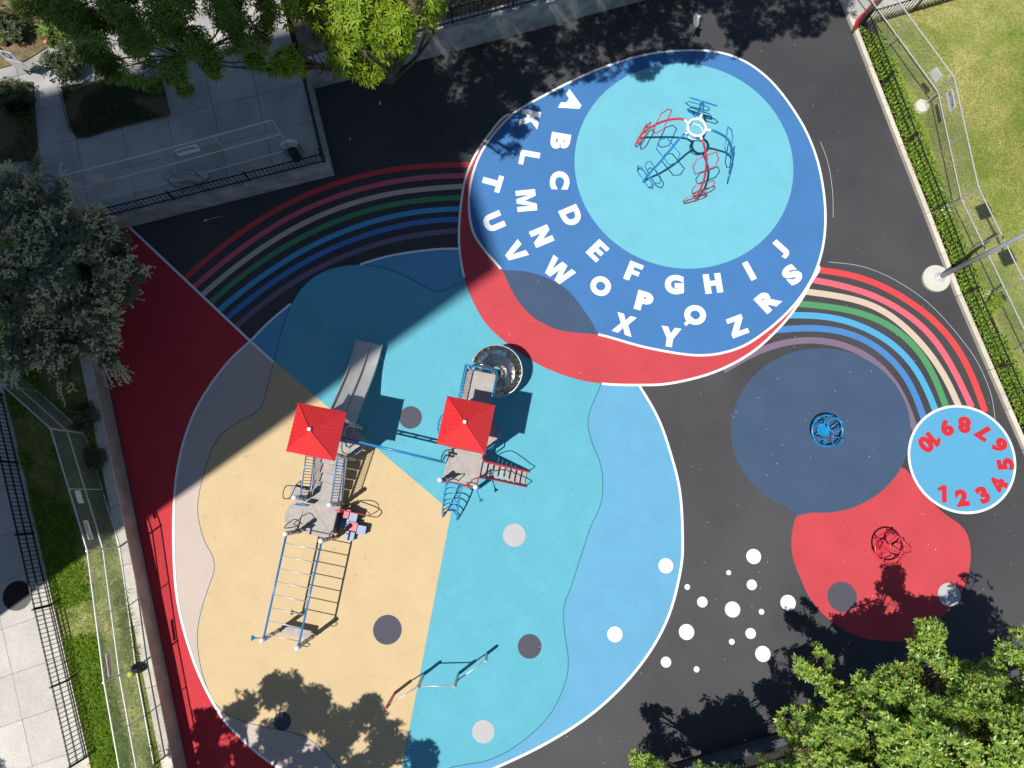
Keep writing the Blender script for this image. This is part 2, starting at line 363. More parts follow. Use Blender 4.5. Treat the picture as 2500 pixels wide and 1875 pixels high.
def clip_half(poly, a, b):
    """keep the part of poly to the left of the line a->b"""
    out = []; n = len(poly); dx, dy = b[0]-a[0], b[1]-a[1]
    side = [(p[1]-a[1])*dx-(p[0]-a[0])*dy for p in poly]
    for i in range(n):
        j = (i+1) % n
        if side[i] >= 0: out.append(poly[i])
        if (side[i] >= 0) != (side[j] >= 0):
            t = side[i]/(side[i]-side[j]); out.append(poly[i].lerp(poly[j], t))
    return out
Ap = W(*D(975, 1105)); L1 = W(*D(541, 737)); L2 = W(*D(868, 1659))
# red ground on the left, behind the white diagonal
redpoly = px([(150, 500), (272, 484), (541, 737), (700, 900), (800, 1400), (700, 1800), (300, 1800), (405, 1659), (233, 810)])
st('red_rubber_area', redpoly, LV, M['red'])
st('sky_blue_rubber_area', circle, 2*LV, M['sky'])
def sector(poly):
    a = clip_half(poly, L1, Ap) ; a = clip_half(poly, Ap, L1)
    return a
def wedge(poly):      # side of both sector lines that holds the sand colours
    q = clip_half(poly, Ap, L1)
    q = clip_half(q, L2, Ap)
    return q
def ensure(poly, inside):
    return poly
# the wedge may lie on either side of each line: test with a known sand-coloured point
sand_pt = W(*D(700, 1300))
def keep(poly, a, b, p):
    s = (p.y-a.y)*(b.x-a.x)-(p.x-a.x)*(b.y-a.y)
    return clip_half(poly, a, b) if s >= 0 else clip_half(poly, b, a)
def sand(poly): return keep(keep(poly, L1, Ap, sand_pt), Ap, L2, sand_pt)
st('beige_rubber_area', sand(circle), 3*LV, M['beige'])
st('turquoise_rubber_area', blob, 4*LV, M['turq'])
st('yellow_rubber_area', sand(blob), 5*LV, M['yellow'])
lines = empty('white_line', (0, 0, 0), kind='structure')
ci = [i for i, p in enumerate(circle)]
ribbon('seam', blob, 0.022, 5.5*LV, M['seam'], court, True)
# white outline of the big circle, drawn only where it lies outside the blob
def inside(p, poly):
    c = False; n = len(poly)
    for i in range(n):
        a, b = poly[i], poly[i-1]
        if (a.y > p.y) != (b.y > p.y) and p.x < (b.x-a.x)*(p.y-a.y)/(b.y-a.y)+a.x: c = not c
    return c
def runs(curve, ok):
    n = len(curve); flags = [ok(p) for p in curve]
    if all(flags): return [curve+[curve[0]]]
    start = next(i for i in range(n) if flags[i] and not flags[i-1]); out = []; cur = []
    for k in range(n+1):
        i = (start+k) % n
        if flags[i] and k < n: cur.append(curve[i])
        elif cur: out.append(cur); cur = []
    return [c for c in out if len(c) > 1]
for c in runs(spline(circle, True, 3), lambda p: not inside(p, blob)): ribbon('white_line', c, 0.085, 6*LV, M['white'], court)
ribbon('white_line', [W(*D(277, 488)), L1, W(*D(592, 783))], 0.085, 6.5*LV, M['white'], court)
# crescent, alphabet shape, slate lens
st('coral_rubber_crescent', redc, 7*LV, M['crimson'])
for c in runs(redc[:6*19+1], lambda p: not inside(p, blob) ): ribbon('white_line', c, 0.085, 7.5*LV, M['white'], court)
alpha = st('alphabet_area', blue, 8*LV, M['blue'])
def in_blob(p): return inside(p, blob)
# overlap of alphabet shape and blob
lens = [p for p in spline(px([(1088, 590), (1112, 640), (1150, 684), (1210, 714), (1292, 723)]), False, 6)]+list(reversed(spline(px([(1085, 584), (1150, 590), (1220, 622), (1268, 680), (1292, 722)]), False, 6)))
sheet('slate_overlap', lens, 9*LV, M['navy'], alpha)
for c in runs(spline(blue, True, 2), lambda p: not inside(p, blob)): ribbon('white_line', c, 0.085, 10*LV, M['white'], alpha)
cc = W(*D(1477.5, 360)); rr = (W(*D(1714, 360))-W(*D(1242, 360))).length/2; ry = (W(*D(1477, 138))-W(*D(1477, 581))).length/2
pc = (W(*D(1477, 138))+W(*D(1477, 581)))/2
sheet('turquoise_disc', [(pc.x+rr*math.cos(t), pc.y+ry*math.sin(t)) for t in [2*math.pi*k/72 for k in range(72)]], 9*LV, M['turq2'], alpha)
# right side: slate disc, coral shape
z1 = zoom(1900, 900, 3.687); z2 = zoom(1900, 1250, 3.687)
coral = [W(*z1(*p)) for p in [(1045, 900), (1190, 955), (1300, 1120), (1490, 1300), (1630, 1400)]]+[W(*z2(*p)) for p in [(1700, 200), (1730, 330), (1725, 480), (1680, 650), (1580, 830), (1450, 960), (1250, 1120), (1100, 1162), (850, 1150), (650, 1090), (450, 960), (300, 800), (210, 620), (140, 440), (118, 300), (130, 150), (165, 40), (260, -5), (600, -100)]]
coral_o = st('coral_rubber_shape', spline(coral, True, 4), 1*LV, M['crimson'])
nav = [W(*D(1773+194*math.cos(t), 930-178*math.sin(t))) for t in [2*math.pi*k/64 for k in range(64)]]
st('slate_blue_disc', nav, 2*LV, M['navy'])
st('slate_blue_corner', px([(1690, 1085), (1720, 1114), (1760, 1106), (1800, 1080)]), 1.5*LV, M['navy'])
# rainbows
zr = zoom(300, 350, 2.458)
left_rb = [[(372, 812), (500, 690), (700, 530), (900, 400), (1100, 300), (1300, 228), (1500, 170), (1700, 140), (1900, 126), (2090, 128)],
 [(420, 868), (550, 750), (750, 590), (950, 460), (1150, 360), (1350, 290), (1550, 235), (1750, 205), (1900, 195), (2075, 193)],
 [(470, 915), (600, 795), (800, 640), (1000, 515), (1200, 415), (1400, 345), (1600, 295), (1800, 268), (2060, 256)],
 [(520, 960), (650, 835), (850, 690), (1050, 565), (1250, 470), (1450, 400), (1650, 352), (1850, 328), (2045, 325)],
 [(572, 1006), (700, 890), (900, 745), (1100, 620), (1300, 530), (1500, 460), (1700, 415), (1850, 395), (2030, 392)],
 [(622, 1052), (760, 925), (960, 785), (1150, 670), (1350, 580), (1550, 515), (1750, 470), (1900, 455), (2030, 455)],
 [(677, 1102), (800, 985), (1000, 835), (1200, 725), (1400, 640), (1600, 575), (1800, 535), (2030, 520)]]
right_rb = [[(1745, 580), (1814, 586), (1870, 600), (1911, 619), (1960, 646), (2007, 679), (2042, 715), (2071, 752), (2106, 810), (2128, 890)],
 [(1740, 602), (1814, 612), (1879, 632), (1925, 655), (1965, 681), (2000, 710), (2028, 740), (2067, 803), (2099, 880)],
 [(1725, 628), (1814, 637), (1864, 649), (1905, 667), (1943, 690), (2007, 752), (2050, 816), (2072, 880)],
 [(1712, 655), (1814, 660), (1864, 676), (1905, 692), (1943, 714), (1986, 752), (2020, 801), (2044, 880)],
 [(1695, 681), (1750, 679), (1814, 683), (1864, 704), (1922, 732), (1965, 769), (2003, 828), (2022, 890)],
 [(1665, 714), (1740, 703), (1814, 708), (1864, 728), (1911, 756), (1954, 801), (1980, 847), (1996, 905)],
 [(1562, 800), (1620, 760), (1689, 735), (1750, 729), (1814, 737), (1869, 760), (1911, 794), (1943, 837), (1963, 880), (1977, 930)]]
for nm, arr, f, w in (('rainbow', left_rb, zr, 0.20), ('rainbow', right_rb, D, 0.235)):
    e = empty(nm, (0, 0, 0), kind='structure')
    for (cn, _), pts in zip(rb, arr):
        ribbon('stripe', relax(spline([W(*f(*p)) for p in pts], False, 6)), w, 1.2*LV if f is zr else 0.7*LV, M['rb_'+cn], e)
# thin chalk line outside the right rainbow
ribbon('chalk_line', spline(px([(1790, 566), (1860, 575), (1930, 603), (2000, 650), (2060, 712), (2110, 780), (2140, 850), (2150, 910)]), False, 6), 0.018, 0.6*LV, M['pale'], court)
ribbon('chalk_line', spline(px([(1772, 306), (1788, 350), (1798, 410), (1800, 470)]), False, 5), 0.018, 0.6*LV, M['pale'], court)
ribbon('chalk_line', spline(px([(713, 692), (690, 728), (655, 765), (570, 824)]), False, 5), 0.022, 6*LV, M['pale'], court)
# dots
def dot(name, c, rpx, z, mat, parent):
    w = W(*c); q = W(c[0]+rpx, c[1]); return disc(name, w, (q-w).length, z, mat, parent)
for (x, y, r) in [(837, 1360, 31), (1144, 1396, 25.5), (887, 902, 24.5), (610, 1558, 19.5)]: dot('dark_dot', D(x, y), r*DS, 6*LV, M['grey'], court)
for (x, y, r) in [(1111, 1156, 24.5), (1044, 1580, 24)]: dot('pale_dot', D(x, y), r*DS, 6*LV, M['pale'], court)
for (x, y, r) in [(1438, 1222, 16), (1328, 1370, 16.5)]: dot('white_dot', D(x, y), r*DS, 6*LV, M['white'], court)
dot('dark_dot', z2(575, 765), 36, 1.6*LV, M['grey'], coral_o); dot('pale_dot', z2(1540, 745), 28, 1.6*LV, M['pale'], coral_o)
zd = zoom(1400, 1425, 3.687)
for (x, y, r) in [(1025, 30, 25), (1160, 165, 47), (1432, 232, 69), (1605, 10, 46), (1693, 253, 25), (1932, 172, 69), (1018, 435, 69), (1595, 448, 47), (1425, 523, 26), (1705, 632, 69), (833, 706, 47), (1108, 771, 26)]:
    dot('white_dot', zd(x, y), r/3.687, 0.7*LV, M['white'], court)
dot('white_dot', D(1628, 1202), 18, 0.7*LV, M['white'], court); dot('white_dot', D(1574, 1237), 6, 0.7*LV, M['white'], court)
# number disc
nc = W(2348, 1120.5); nr = (W(2348+129, 1120.5)-W(2348-129, 1120.5)).length/2
numd = empty('number_disc', (nc.x, nc.y, 0), kind='structure')
disc('white_rim', nc, nr+0.04, 3*LV, M['white'], numd, 72); disc('disc', nc, nr-0.045, 4*LV, M['digit_blue'], numd, 72)

# lettering: heavy block glyphs drawn as outlines
OUTL = {'M': [(0, 0), (0, 1), (.35, 1), (.565, .42), (.78, 1), (1.13, 1), (1.13, 0), (.86, 0), (.86, .68), (.68, 0), (.45, 0), (.27, .68), (.27, 0)],
        'E': [(0, 0), (0, 1), (.72, 1), (.72, .77), (.30, .77), (.30, .62), (.68, .62), (.68, .39), (.30, .39), (.30, .23), (.74, .23), (.74, 0)],
        'F': [(0, 0), (0, 1), (.72, 1), (.72, .76), (.31, .76), (.31, .60), (.66, .60), (.66, .37), (.31, .37), (.31, 0)],
        'H': [(0, 0), (0, 1), (.31, 1), (.31, .64), (.58, .64), (.58, 1), (.89, 1), (.89, 0), (.58, 0), (.58, .38), (.31, .38), (.31, 0)],
        'L': [(0, 0), (0, 1), (.31, 1), (.31, .25), (.80, .25), (.80, 0)], 'I': [(0, 0), (0, 1), (.31, 1), (.31, 0)],
        'T': [(0, .74), (0, 1), (.92, 1), (.92, .74), (.62, .74), (.62, 0), (.30, 0), (.30, .74)],
        'N': [(0, 0), (0, 1), (.30, 1), (.62, .50), (.62, 1), (.92, 1), (.92, 0), (.63, 0), (.30, .51), (.30, 0)],
        'Z': [(0, 0), (0, .22), (.44, .76), (.04, .76), (.04, 1), (.86, 1), (.86, .79), (.42, .24), (.88, .24), (.88, 0)],
        'V': [(.34, 0), (0, 1), (.33, 1), (.51, .32), (.69, 1), (1.0, 1), (.67, 0)],
        'W': [(.26, 0), (0, 1), (.29, 1), (.42, .40), (.56, 1), (.88, 1), (1.02, .40), (1.15, 1), (1.44, 1), (1.18, 0), (.86, 0), (.72, .56), (.58, 0)],
        'X': [(0, 0), (.33, .51), (.02, 1), (.36, 1), (.51, .70), (.68, 1), (1.0, 1), (.70, .52), (1.03, 0), (.68, 0), (.51, .32), (.34, 0)],
        'Y': [(.34, 0), (.34, .41), (0, 1), (.34, 1), (.50, .67), (.66, 1), (1.0, 1), (.65, .41), (.65, 0)],
        'K': [(0, 0), (0, 1), (.31, 1), (.31, .62), (.60, 1), (.98, 1), (.62, .60), (1.0, 0), (.63, 0), (.41, .37), (.31, .27), (.31, 0)],
        '1': [(.24, 0), (.24, .70), (0, .62), (0, .80), (.28, 1), (.52, 1), (.52, 0)]}
def glyph(ch, height, boldness=0.055, width=1.0):
    if ch == 'Q':                       # the round with a slanting tail
        me = glyph('O', height, boldness, width); sg = 1 if width > 0 else -1; h = height
        bm = bmesh.new(); bm.from_mesh(me)
        bm.faces.new([bm.verts.new((x*h*sg, y*h, 0.002)) for x, y in ((.06, -.20), (.20, -.08), (.56, -.46), (.44, -.58))]); bm.normal_update()
        for fc_ in bm.faces:
            if fc_.normal.z < 0 and sg > 0: fc_.normal_flip()
        bm.to_mesh(me); bm.free(); return me
    if ch in OUTL and boldness > 0.03:
        pts = OUTL[ch]; wx = max(p[0] for p in pts); sg = 1 if width > 0 else -1
        me = bpy.data.meshes.new('glyph'); me.from_pydata([((x-wx/2)*height*sg, (y-.5)*height, 0) for x, y in pts], [], tess(pts)); me.update()
        return me
    cu = bpy.data.curves.new('glyph', 'FONT'); cu.body = ch; cu.size = 1.0; cu.offset = boldness; cu.dimensions = '2D'; cu.fill_mode = 'FRONT'
    cu.resolution_u = 5
    ob = bpy.data.objects.new('glyph', cu); COL.objects.link(ob)
    dg = bpy.context.evaluated_depsgraph_get(); dg.update()
    me = bpy.data.meshes.new_from_object(ob.evaluated_get(dg))
    bpy.data.objects.remove(ob); bpy.data.curves.remove(cu)
    co = np.empty(len(me.vertices)*3); me.vertices.foreach_get('co', co); co = co.reshape(-1, 3)
    lo, hi = co.min(0), co.max(0); c = (lo+hi)/2
    k = height/(hi[1]-lo[1])
    co = (co-c)*[k*width, k, 0]
    me.vertices.foreach_set('co', co.ravel()); me.update()
    return me
def place_glyph(name, ch, c_px, up_px, height, z, mat, parent, label=None, mirror=False, width=1.04, bold=0.07):
    c = W(*c_px); u = (W(c_px[0]+up_px[0], c_px[1]+up_px[1])-c); u.z = 0; u.normalize()
    r = Vector((u.y, -u.x, 0))
    me = glyph(ch, height, bold, -width if mirror else width)
    me.materials.clear(); me.materials.append(mat)
    me.name = name
    if mirror: me.flip_normals()
    mt = Matrix(((r.x, u.x, 0, c.x), (r.y, u.y, 0, c.y), (0, 0, 1, z), (0, 0, 0, 1)))
    o = inst(name, me, mt, parent)
    if label: o['label'] = label
    return o
za = zoom(1150, 200, 7.373); zb = zoom(1150, 400, 7.373); zc = zoom(1200, 560, 6.144); ze = zoom(1500, 570, 4.608)
letters = [('A', za, 1815, 385, 305, 165), ('K', za, 1055, 680, 340, 70), ('L', za, 1050, 1385, 345, 65), ('B', za, 1605, 1078, 350, 60),
 ('C', zb, 1595, 305, 100, 5), ('T', zb, 380, 340, 300, 82), ('M', zb, 995, 668, 360, -35), ('U', zb, 405, 1050, 300, -130), ('N', zb, 1270, 1308, 340, -142), ('D', zb, 1800, 945, 320, -138),
 ('V', zc, 355, 350, 250, -165), ('W', zc, 1005, 630, 195, -230), ('E', zc, 1590, 325, 210, -205), ('O', zc, 1635, 855, 150, -200),
 ('F', ze, 213, 437, 85, -212), ('X', ze, 110, 1025, 60, -200), ('G', ze, 672, 578, 0, -100), ('H', ze, 1105, 565, -35, -215), ('I', ze, 1515, 425, -110, -200), ('J', ze, 1865, 183, -150, -135),
 ('S', ze, 1995, 467, -150, -160), ('R', ze, 1722, 755, -150, -160), ('P', ze, 333, 767, 55, -210), ('Q', ze, 905, 920, 0, -100), ('Z', ze, 1378, 1045, -90, -205), ('Y', ze, 625, 1167, 30, -220)]
WF = {'L': 1.2, 'J': 1.3, 'E': 1.2, 'F': 1.2, 'I': 1.25, 'P': 1.15, 'B': 1.15, 'S': 1.25, 'R': 1.1, 'A': 1.1, 'Q': 1.0, 'O': .95, 'C': 1.05}
for ch, f, x, y, ux, uy in letters:
    place_glyph('letter', ch, f(x, y), (ux, uy), 0.735, 10*LV, M['white'], alpha, 'white painted letter '+ch, ch == 'Q', 1.04*WF.get(ch, 1))
zn = zoom(2200, 980, 5.925)
digits = [('1', 590, 1335, 0, -1), ('2', 875, 1395, -.22, -.97), ('3', 1180, 1350, -.5, -.86), ('4', 1405, 1210, -.86, -.35), ('5', 1505, 910, -.98, .1), ('6', 1415, 637, -.80, .60), ('7', 1175, 440, -.5, .86), ('8', 912, 340, -.05, 1), ('9', 652, 382, .45, .9), ('1', 472, 530, .66, .75), ('0', 355, 622, .66, .75)]
for ch, x, y, ux, uy in digits:
    lab = 'red stencilled numeral '+ch if not (x in (472, 355)) else 'red stencilled digit %s of the ten' % ch
    place_glyph('numeral', ch, zn(x, y), (ux, uy), 0.60, 5*LV, M['digit'], numd, lab, False, 1.12, 0.07)

#SECTION_WALLS
# ------------------------------------------------------------------ SETTING: terraces, walls, pavements
def v2(v): return Vector((v.x, v.y, 0))
WL_T = W(192, 586); WL_B = W(457, 1875)
wdir = (WL_T-WL_B).normalized(); wnor = Vector((-wdir.y, wdir.x, 0))      # away from the court
if wnor.x > 0: wnor = -wnor
WL_B2 = WL_B-wdir*9
def wall(name, label, a, b, thick, h, mat_face, mat_top, side):
    """retaining wall from a to b, thickness to the given side, coping of its own"""
    e = empty(name, (a+b)/2, label, 'wall')
    m = MB(); m.prism([a, b, b+side*thick, a+side*thick], -0.02, h-0.06); m.build('wall_face', mat_face, e)
    n = max(1, int((b-a).length/1.9)); dv = (b-a)/n
    for i in range(n):
        p, q = a+dv*(i+0.004), a+dv*(i+0.996)
        m = MB(); m.prism([p-side*0.012, q-side*0.012, q+side*(thick+0.01), p+side*(thick+0.01)], h-0.06, h); m.build('coping_stone', mat_top, e)
    return e
wall('retaining_wall', 'long low concrete retaining wall with pale coping beside the red ground', WL_T, WL_B2, 0.32, 0.87, M['brownwall'], M['coping'], wnor)
TERR = 0.82
# strip of turf and pavement west of the wall
bt0, bt1 = WL_T+wnor*0.34+wdir*6, WL_B2+wnor*0.34
zL = zoom(0, 1280, 5.267)
# line of the iron fence / kerb west of the turf
k0 = W(*zL(470, 0), TERR); k1 = W(*zL(840, 1600), TERR); kd = (k0-k1).normalized(); kd.z = 0; kd.normalize()
kn = Vector((-kd.y, kd.x, 0)); kn = kn if kn.x < 0 else -kn
K0, K1 = v2(k0)+kd*7.5, v2(k1)-kd*9
m = MB(); m.prism([bt0, bt1, K1, K0], -0.02, TERR); tag(m.build('turf_strip', M['verge']), kind='structure')
m = MB(); m.prism([K0, K1, K1+kn*26, K0+kn*26], -0.02, TERR-0.06); side = tag(m.build('pavement', M['joint']), kind='structure')
SLW, SLL = 1.62, 1.46
for i in range(-3, 14):
    for j in range(3):
        a = v2(k0)-kd*(i*SLL)+kn*(0.17+j*SLW)
        m = MB(); m.prism([a, a-kd*(SLL-0.010), a-kd*(SLL-0.010)+kn*(SLW-0.010), a+kn*(SLW-0.010)], TERR-0.05, TERR+random.uniform(-.004, .004)); m.build('slab', M['slab'], side)
n = 12; dv = (K1-K0)/n
kerb_w = empty('kerb_wall', (K0+K1)/2, 'pale narrow kerb wall carrying the iron fence beside the pavement', 'kerb')
for i in range(n):
    p, q = K0+dv*(i+.003), K0+dv*(i+.997)
    m = MB(); m.prism([p, q, q+kn*0.16, p+kn*0.16], TERR-0.04, TERR+0.10); m.build('kerb_stone', M['coping'], kerb_w)
# manhole
mc = W(38*DS, 1287*DS, TERR); mh = MB(); mh.lathe((mc.x, mc.y, TERR+0.012), [(0.47, -0.02), (0.47, 0.004), (0.45, 0.008), (0.01, 0.008)], 40)
tag(mh.build('manhole_cover', M['iron']), 'round black manhole cover set in the pale pavement', 'manhole cover')

# plaza north-west of the court
PA = WL_T; PB = W(817, 428); PC = W(767, 217)
pb = (PB-PA).normalized(); pa = (PC-PB).normalized()
pnor = Vector((-pb.y, pb.x, 0)); pnor = pnor if pnor.y > 0 else -pnor
PL = 0.87
nor_e = Vector((pa.y, -pa.x, 0)); nor_e = nor_e if nor_e.x < 0 else -nor_e
e = empty('plaza_wall', (PA+PB)/2, 'grey concrete plinth wall below the iron fence of the shaded plaza', 'wall')
m = MB(); m.prism([PA-pb*0.3, PB, PC+pa*0.05, PC+pa*0.05+nor_e*0.30, PB+nor_e*0.30+pnor*0.30, PA-pb*0.3+pnor*0.30], -0.02, PL); m.build('wall_face', M['concrete'], e)
in0 = PB+nor_e*0.30+pnor*0.30
ptop = in0+pa*14; pleft = in0-pb*26
m = MB(); m.prism([in0, in0+pa*14, in0+pa*14-pb*26, in0-pb*26], -0.02, PL-0.09); plaza = tag(m.build('plaza', M['joint']), kind='structure')
PW, PH = 1.66, 1.52
for i in range(9):
    for j in range(7):
        a = in0-pb*(i*PW)+pa*(j*PH)
        m = MB(); m.prism([a, a+pa*(PH-0.016), a+pa*(PH-0.016)-pb*(PW-0.016), a-pb*(PW-0.016)], PL-0.085, PL-0.03+random.uniform(-.004, .004)); m.build('slab', M['plaza'], plaza)
zp = zoom(100, 150, 5.53)
bed = [W(*zp(*p), PL) for p in [(270, 340), (900, 240), (1635, 240), (1740, 715), (1350, 810), (900, 930), (640, 1020), (480, 1030), (400, 900)]]
m = MB(); m.prism(bed, PL-0.03, PL+0.02); tag(m.build('turf_bed', M['turf_dark']), kind='structure')
bed2 = [W(*q, PL) for q in [(-60, 200), (80, 200), (92, 360), (75, 392), (-60, 400)]]
m = MB(); m.prism(bed2, PL-0.03, PL+0.02); tag(m.build('turf_bed', M['turf_dark']), kind='structure')
bed3 = [W(*q, PL) for q in [(-300, -300), (640, -330), (560, -30), (150, -10), (125, 110), (60, 150), (-80, 190), (-300, 210)]]
m = MB(); m.prism(bed3, PL-0.03, PL+0.03); tag(m.build('garden_bed', M['soil']), kind='structure')
lit = [W(*q, PL) for q in [(235, 0), (690, -70), (690, 60), (560, 110), (380, 140), (250, 90)]]
# north wall and garden behind it
NA = PC; NB = W(1577, 0); nd = (NB-NA).normalized(); NB2 = NA+nd*24
nn = Vector((-nd.y, nd.x, 0)); nn = nn if nn.y > 0 else -nn
e = empty('north_wall', (NA+NB2)/2, 'tall grey concrete wall along the top edge of the playground', 'wall')
NH = 1.35
m = MB(); m.prism([NA, NB2, NB2+nn*0.32, NA+nn*0.32], -0.02, NH); m.build('wall_face', M['concrete'], e)
dv = (NB2-NA)/12
for i in range(12):
    p, q = NA+dv*(i+.003), NA+dv*(i+.997)
    m = MB(); m.prism([p-nn*0.02, q-nn*0.02, q+nn*0.34, p+nn*0.34], NH+0.001, NH+0.07); m.build('coping_stone', M['concrete'], e)
m = MB(); m.prism([NA+nn*0.32, NB2+nn*0.32, NB2+nn*14, NA+nn*14], -0.02, NH-0.08); tag(m.build('garden_ground', M['soil']), kind='structure')

# east kerb and lawn
kerb_px = [(1995, -130), (2079, 75), (2190, 360), (2255, 525), (2332, 725), (2410, 905), (2495, 1100), (2580, 1290), (2680, 1520), (2760, 1700)]
kc = [W(*p) for p in kerb_px]
def offs(pts, dd):
    out = []
    for i in range(len(pts)):
        t = (pts[min(i+1, len(pts)-1)]-pts[max(i-1, 0)]).normalized(); nrm = Vector((-t.y, t.x, 0)); nrm = nrm if nrm.x > 0 else -nrm
        out.append(pts[i]+nrm*dd)
    return out
kin, kout = kc, offs(kc, 0.17)
e = empty('east_kerb', kc[4], 'pale concrete kerb edging the lawn on the right', 'kerb')
for i in range(len(kc)-1):
    nseg = max(1, int((kc[i+1]-kc[i]).length/1.5))
    for s in range(nseg):
        a0, a1 = kin[i].lerp(kin[i+1], (s+.004)/nseg), kin[i].lerp(kin[i+1], (s+.996)/nseg)
        b0, b1 = kout[i].lerp(kout[i+1], (s+.004)/nseg), kout[i].lerp(kout[i+1], (s+.996)/nseg)
        m = MB(); m.prism([a0, a1, b1, b0], -0.02, 0.16); m.build('kerb_stone', M['coping'], e)
lawn_poly = [p for p in kout]+[Vector((45, -20, 0)), Vector((45, 40, 0))]
m = MB(); m.prism(lawn_poly, -0.02, 0.10); tag(m.build('lawn', M['lawn']), kind='structure')
cov = MB(); cov.prism(offs(kc[1:9], .18)+list(reversed(offs(kc[1:9], .92))), 0.05, 0.106); tag(cov.build('planting_strip', M['soil_shade']), kind='structure')
# path across the top right corner
zt = zoom(2000, 0, 4.424)
pth = [W(*zt(*p), 0.1) for p in [(395, 250), (1000, 70), (1500, -70), (2600, -400), (2400, -900), (150, -200)]]
m = MB(); m.prism(pth, 0.05, 0.115); tag(m.build('path', M['slab']), kind='structure')
# south-east boundary wall under the tree
SA, SB = W(1560, 1892), W(2700, 1552); sdv = (SB-SA).normalized(); sn = Vector((-sdv.y, sdv.x, 0)); sn = sn if sn.y < 0 else -sn
SA2 = SA-sdv*3
e = empty('south_wall', (SA2+SB)/2, 'dark low wall running under the tree at the bottom right', 'wall')
m = MB(); m.prism([SA2, SB, SB+sn*0.22, SA2+sn*0.22], -0.02, 0.45); m.build('wall_face', M['grey'], e)
m = MB(); m.prism([SA2+sn*0.22, SB+sn*0.22, SB+sn*12, SA2+sn*12], -0.02, 0.2); tag(m.build('planted_ground', M['soil_shade']), kind='structure')  # near-black colour stands in for the tree's shade on this ground

#SECTION_TOWER
# ------------------------------------------------------------------ apartment tower outside the frame; it throws the big shadow
TH = 60.0
c1 = from_shadow(1220, 658, TH); c2 = from_shadow(1030, 20, TH); c1.z = c2.z = 0
ed = (c2-c1).normalized(); en = Vector((-ed.y, ed.x, 0)); en = en if en.x < 0 else -en
e = empty('apartment_tower', (c1+c2)/2+en*9, 'tall brick apartment tower west of the playground', 'building')
m = MB(); m.prism([c1, c2, c2+en*20, c1+en*20], -0.02, TH-0.6); m.build('wall', M['brick'], e)
m = MB(); m.prism([c1, c2, c2+en*20, c1+en*20], TH-0.6, TH); m.build('parapet', M['coping'], e)
wm = MB(); wm.box((0, 0, 0), (0.12, 1.5, 1.4)); tmp = wm.build('window', M['glass']); wme = tmp.data; bpy.data.objects.remove(tmp)
for fl in range(19):
    for k in range(3):
        p = c1+ed*((c2-c1).length*(k+.5)/3)
        inst('window', wme, Matrix.Translation((p.x-en.x*0.03, p.y-en.y*0.03, 3+fl*3.0)) @ Matrix.Rotation(math.atan2(-en.y, -en.x), 4, 'Z'), e)

#SECTION_FENCES
# ------------------------------------------------------------------ fences
pk = MB(); pk.box((0, 0, 0.5), (0.022, 0.022, 1.0)); tmp = pk.build('picket', M['iron']); PICK = tmp.data; bpy.data.objects.remove(tmp)
def picket_fence(name, label, pts, z0, h, spacing, mid=False, post_every=2.4):
    e = empty(name, (*((pts[0]+pts[-1])/2).xy, z0), label, 'fence', 'black iron picket fences')
    for a, b in zip(pts[:-1], pts[1:]):
        L = (b-a).length; ang = math.atan2((b-a).y, (b-a).x); n = max(1, int(L/spacing))
        for zz in ([0.08, h-0.05]+([h*0.52] if mid else [])):
            r_ = MB(); r_.box(((a.x+b.x)/2, (a.y+b.y)/2, z0+zz), (L, 0.035, 0.035), ang); r_.build('rail', M['iron'], e)
        for k in range(n):
            p = a.lerp(b, (k+.5)/n)
            inst('picket', PICK, Matrix.Translation((p.x, p.y, z0)) @ Matrix.Rotation(ang, 4, 'Z') @ Matrix.Diagonal((1, 1, h, 1)), e)
        np_ = max(1, round(L/post_every))
        for k in range(np_+1):
            p = a.lerp(b, k/np_)
            if k == np_ and b is not pts[-1]: continue
            r_ = MB(); r_.box((p.x, p.y, z0+(h+.06)/2), (0.06, 0.06, h+.06), ang); r_.build('post', M['iron'], e)
    return e
kf = kn*0.08
picket_fence('iron_fence', 'black iron picket fence between the pavement and the turf strip', [v2(k0)+kd*4.6+kf, v2(k1)-kd*3.4+kf], TERR+0.09, 0.86, 0.137, True)
fa, fb = PB+nor_e*0.12+pnor*0.14, PA+pnor*0.14
picket_fence('iron_fence', 'black iron picket fence on the shaded grey plinth wall', [fa, fa-pb*8.2], PL, 0.62, 0.145)
picket_fence('iron_fence', 'short black iron fence on the side of the plaza corner', [fa+pa*0.16, PC+nor_e*0.12+pa*-0.1], PL, 0.62, 0.145)
picket_fence('iron_fence', 'black iron fence on top of the wall behind the bright green tree', [NA+nn*0.14+nd*1.0, NA+nn*0.14+nd*12.5], NH+0.07, 0.85, 0.16)
fr = offs(kc, 0.24)
picket_fence('iron_fence', 'black iron picket fence over the leafy strip beside the lawn', fr[1:8], 0.1, 0.86, 0.152, False, 2.6)
pf0 = W(*zt(440, 300), 0.1); pf1 = W(*zt(1460, 0), 0.1); pfd = (pf1-pf0).normalized()
picket_fence('iron_fence', 'black iron fence along the path at the top right corner', [pf0, pf0+pfd*6.5], 0.1, 1.0, 0.15)

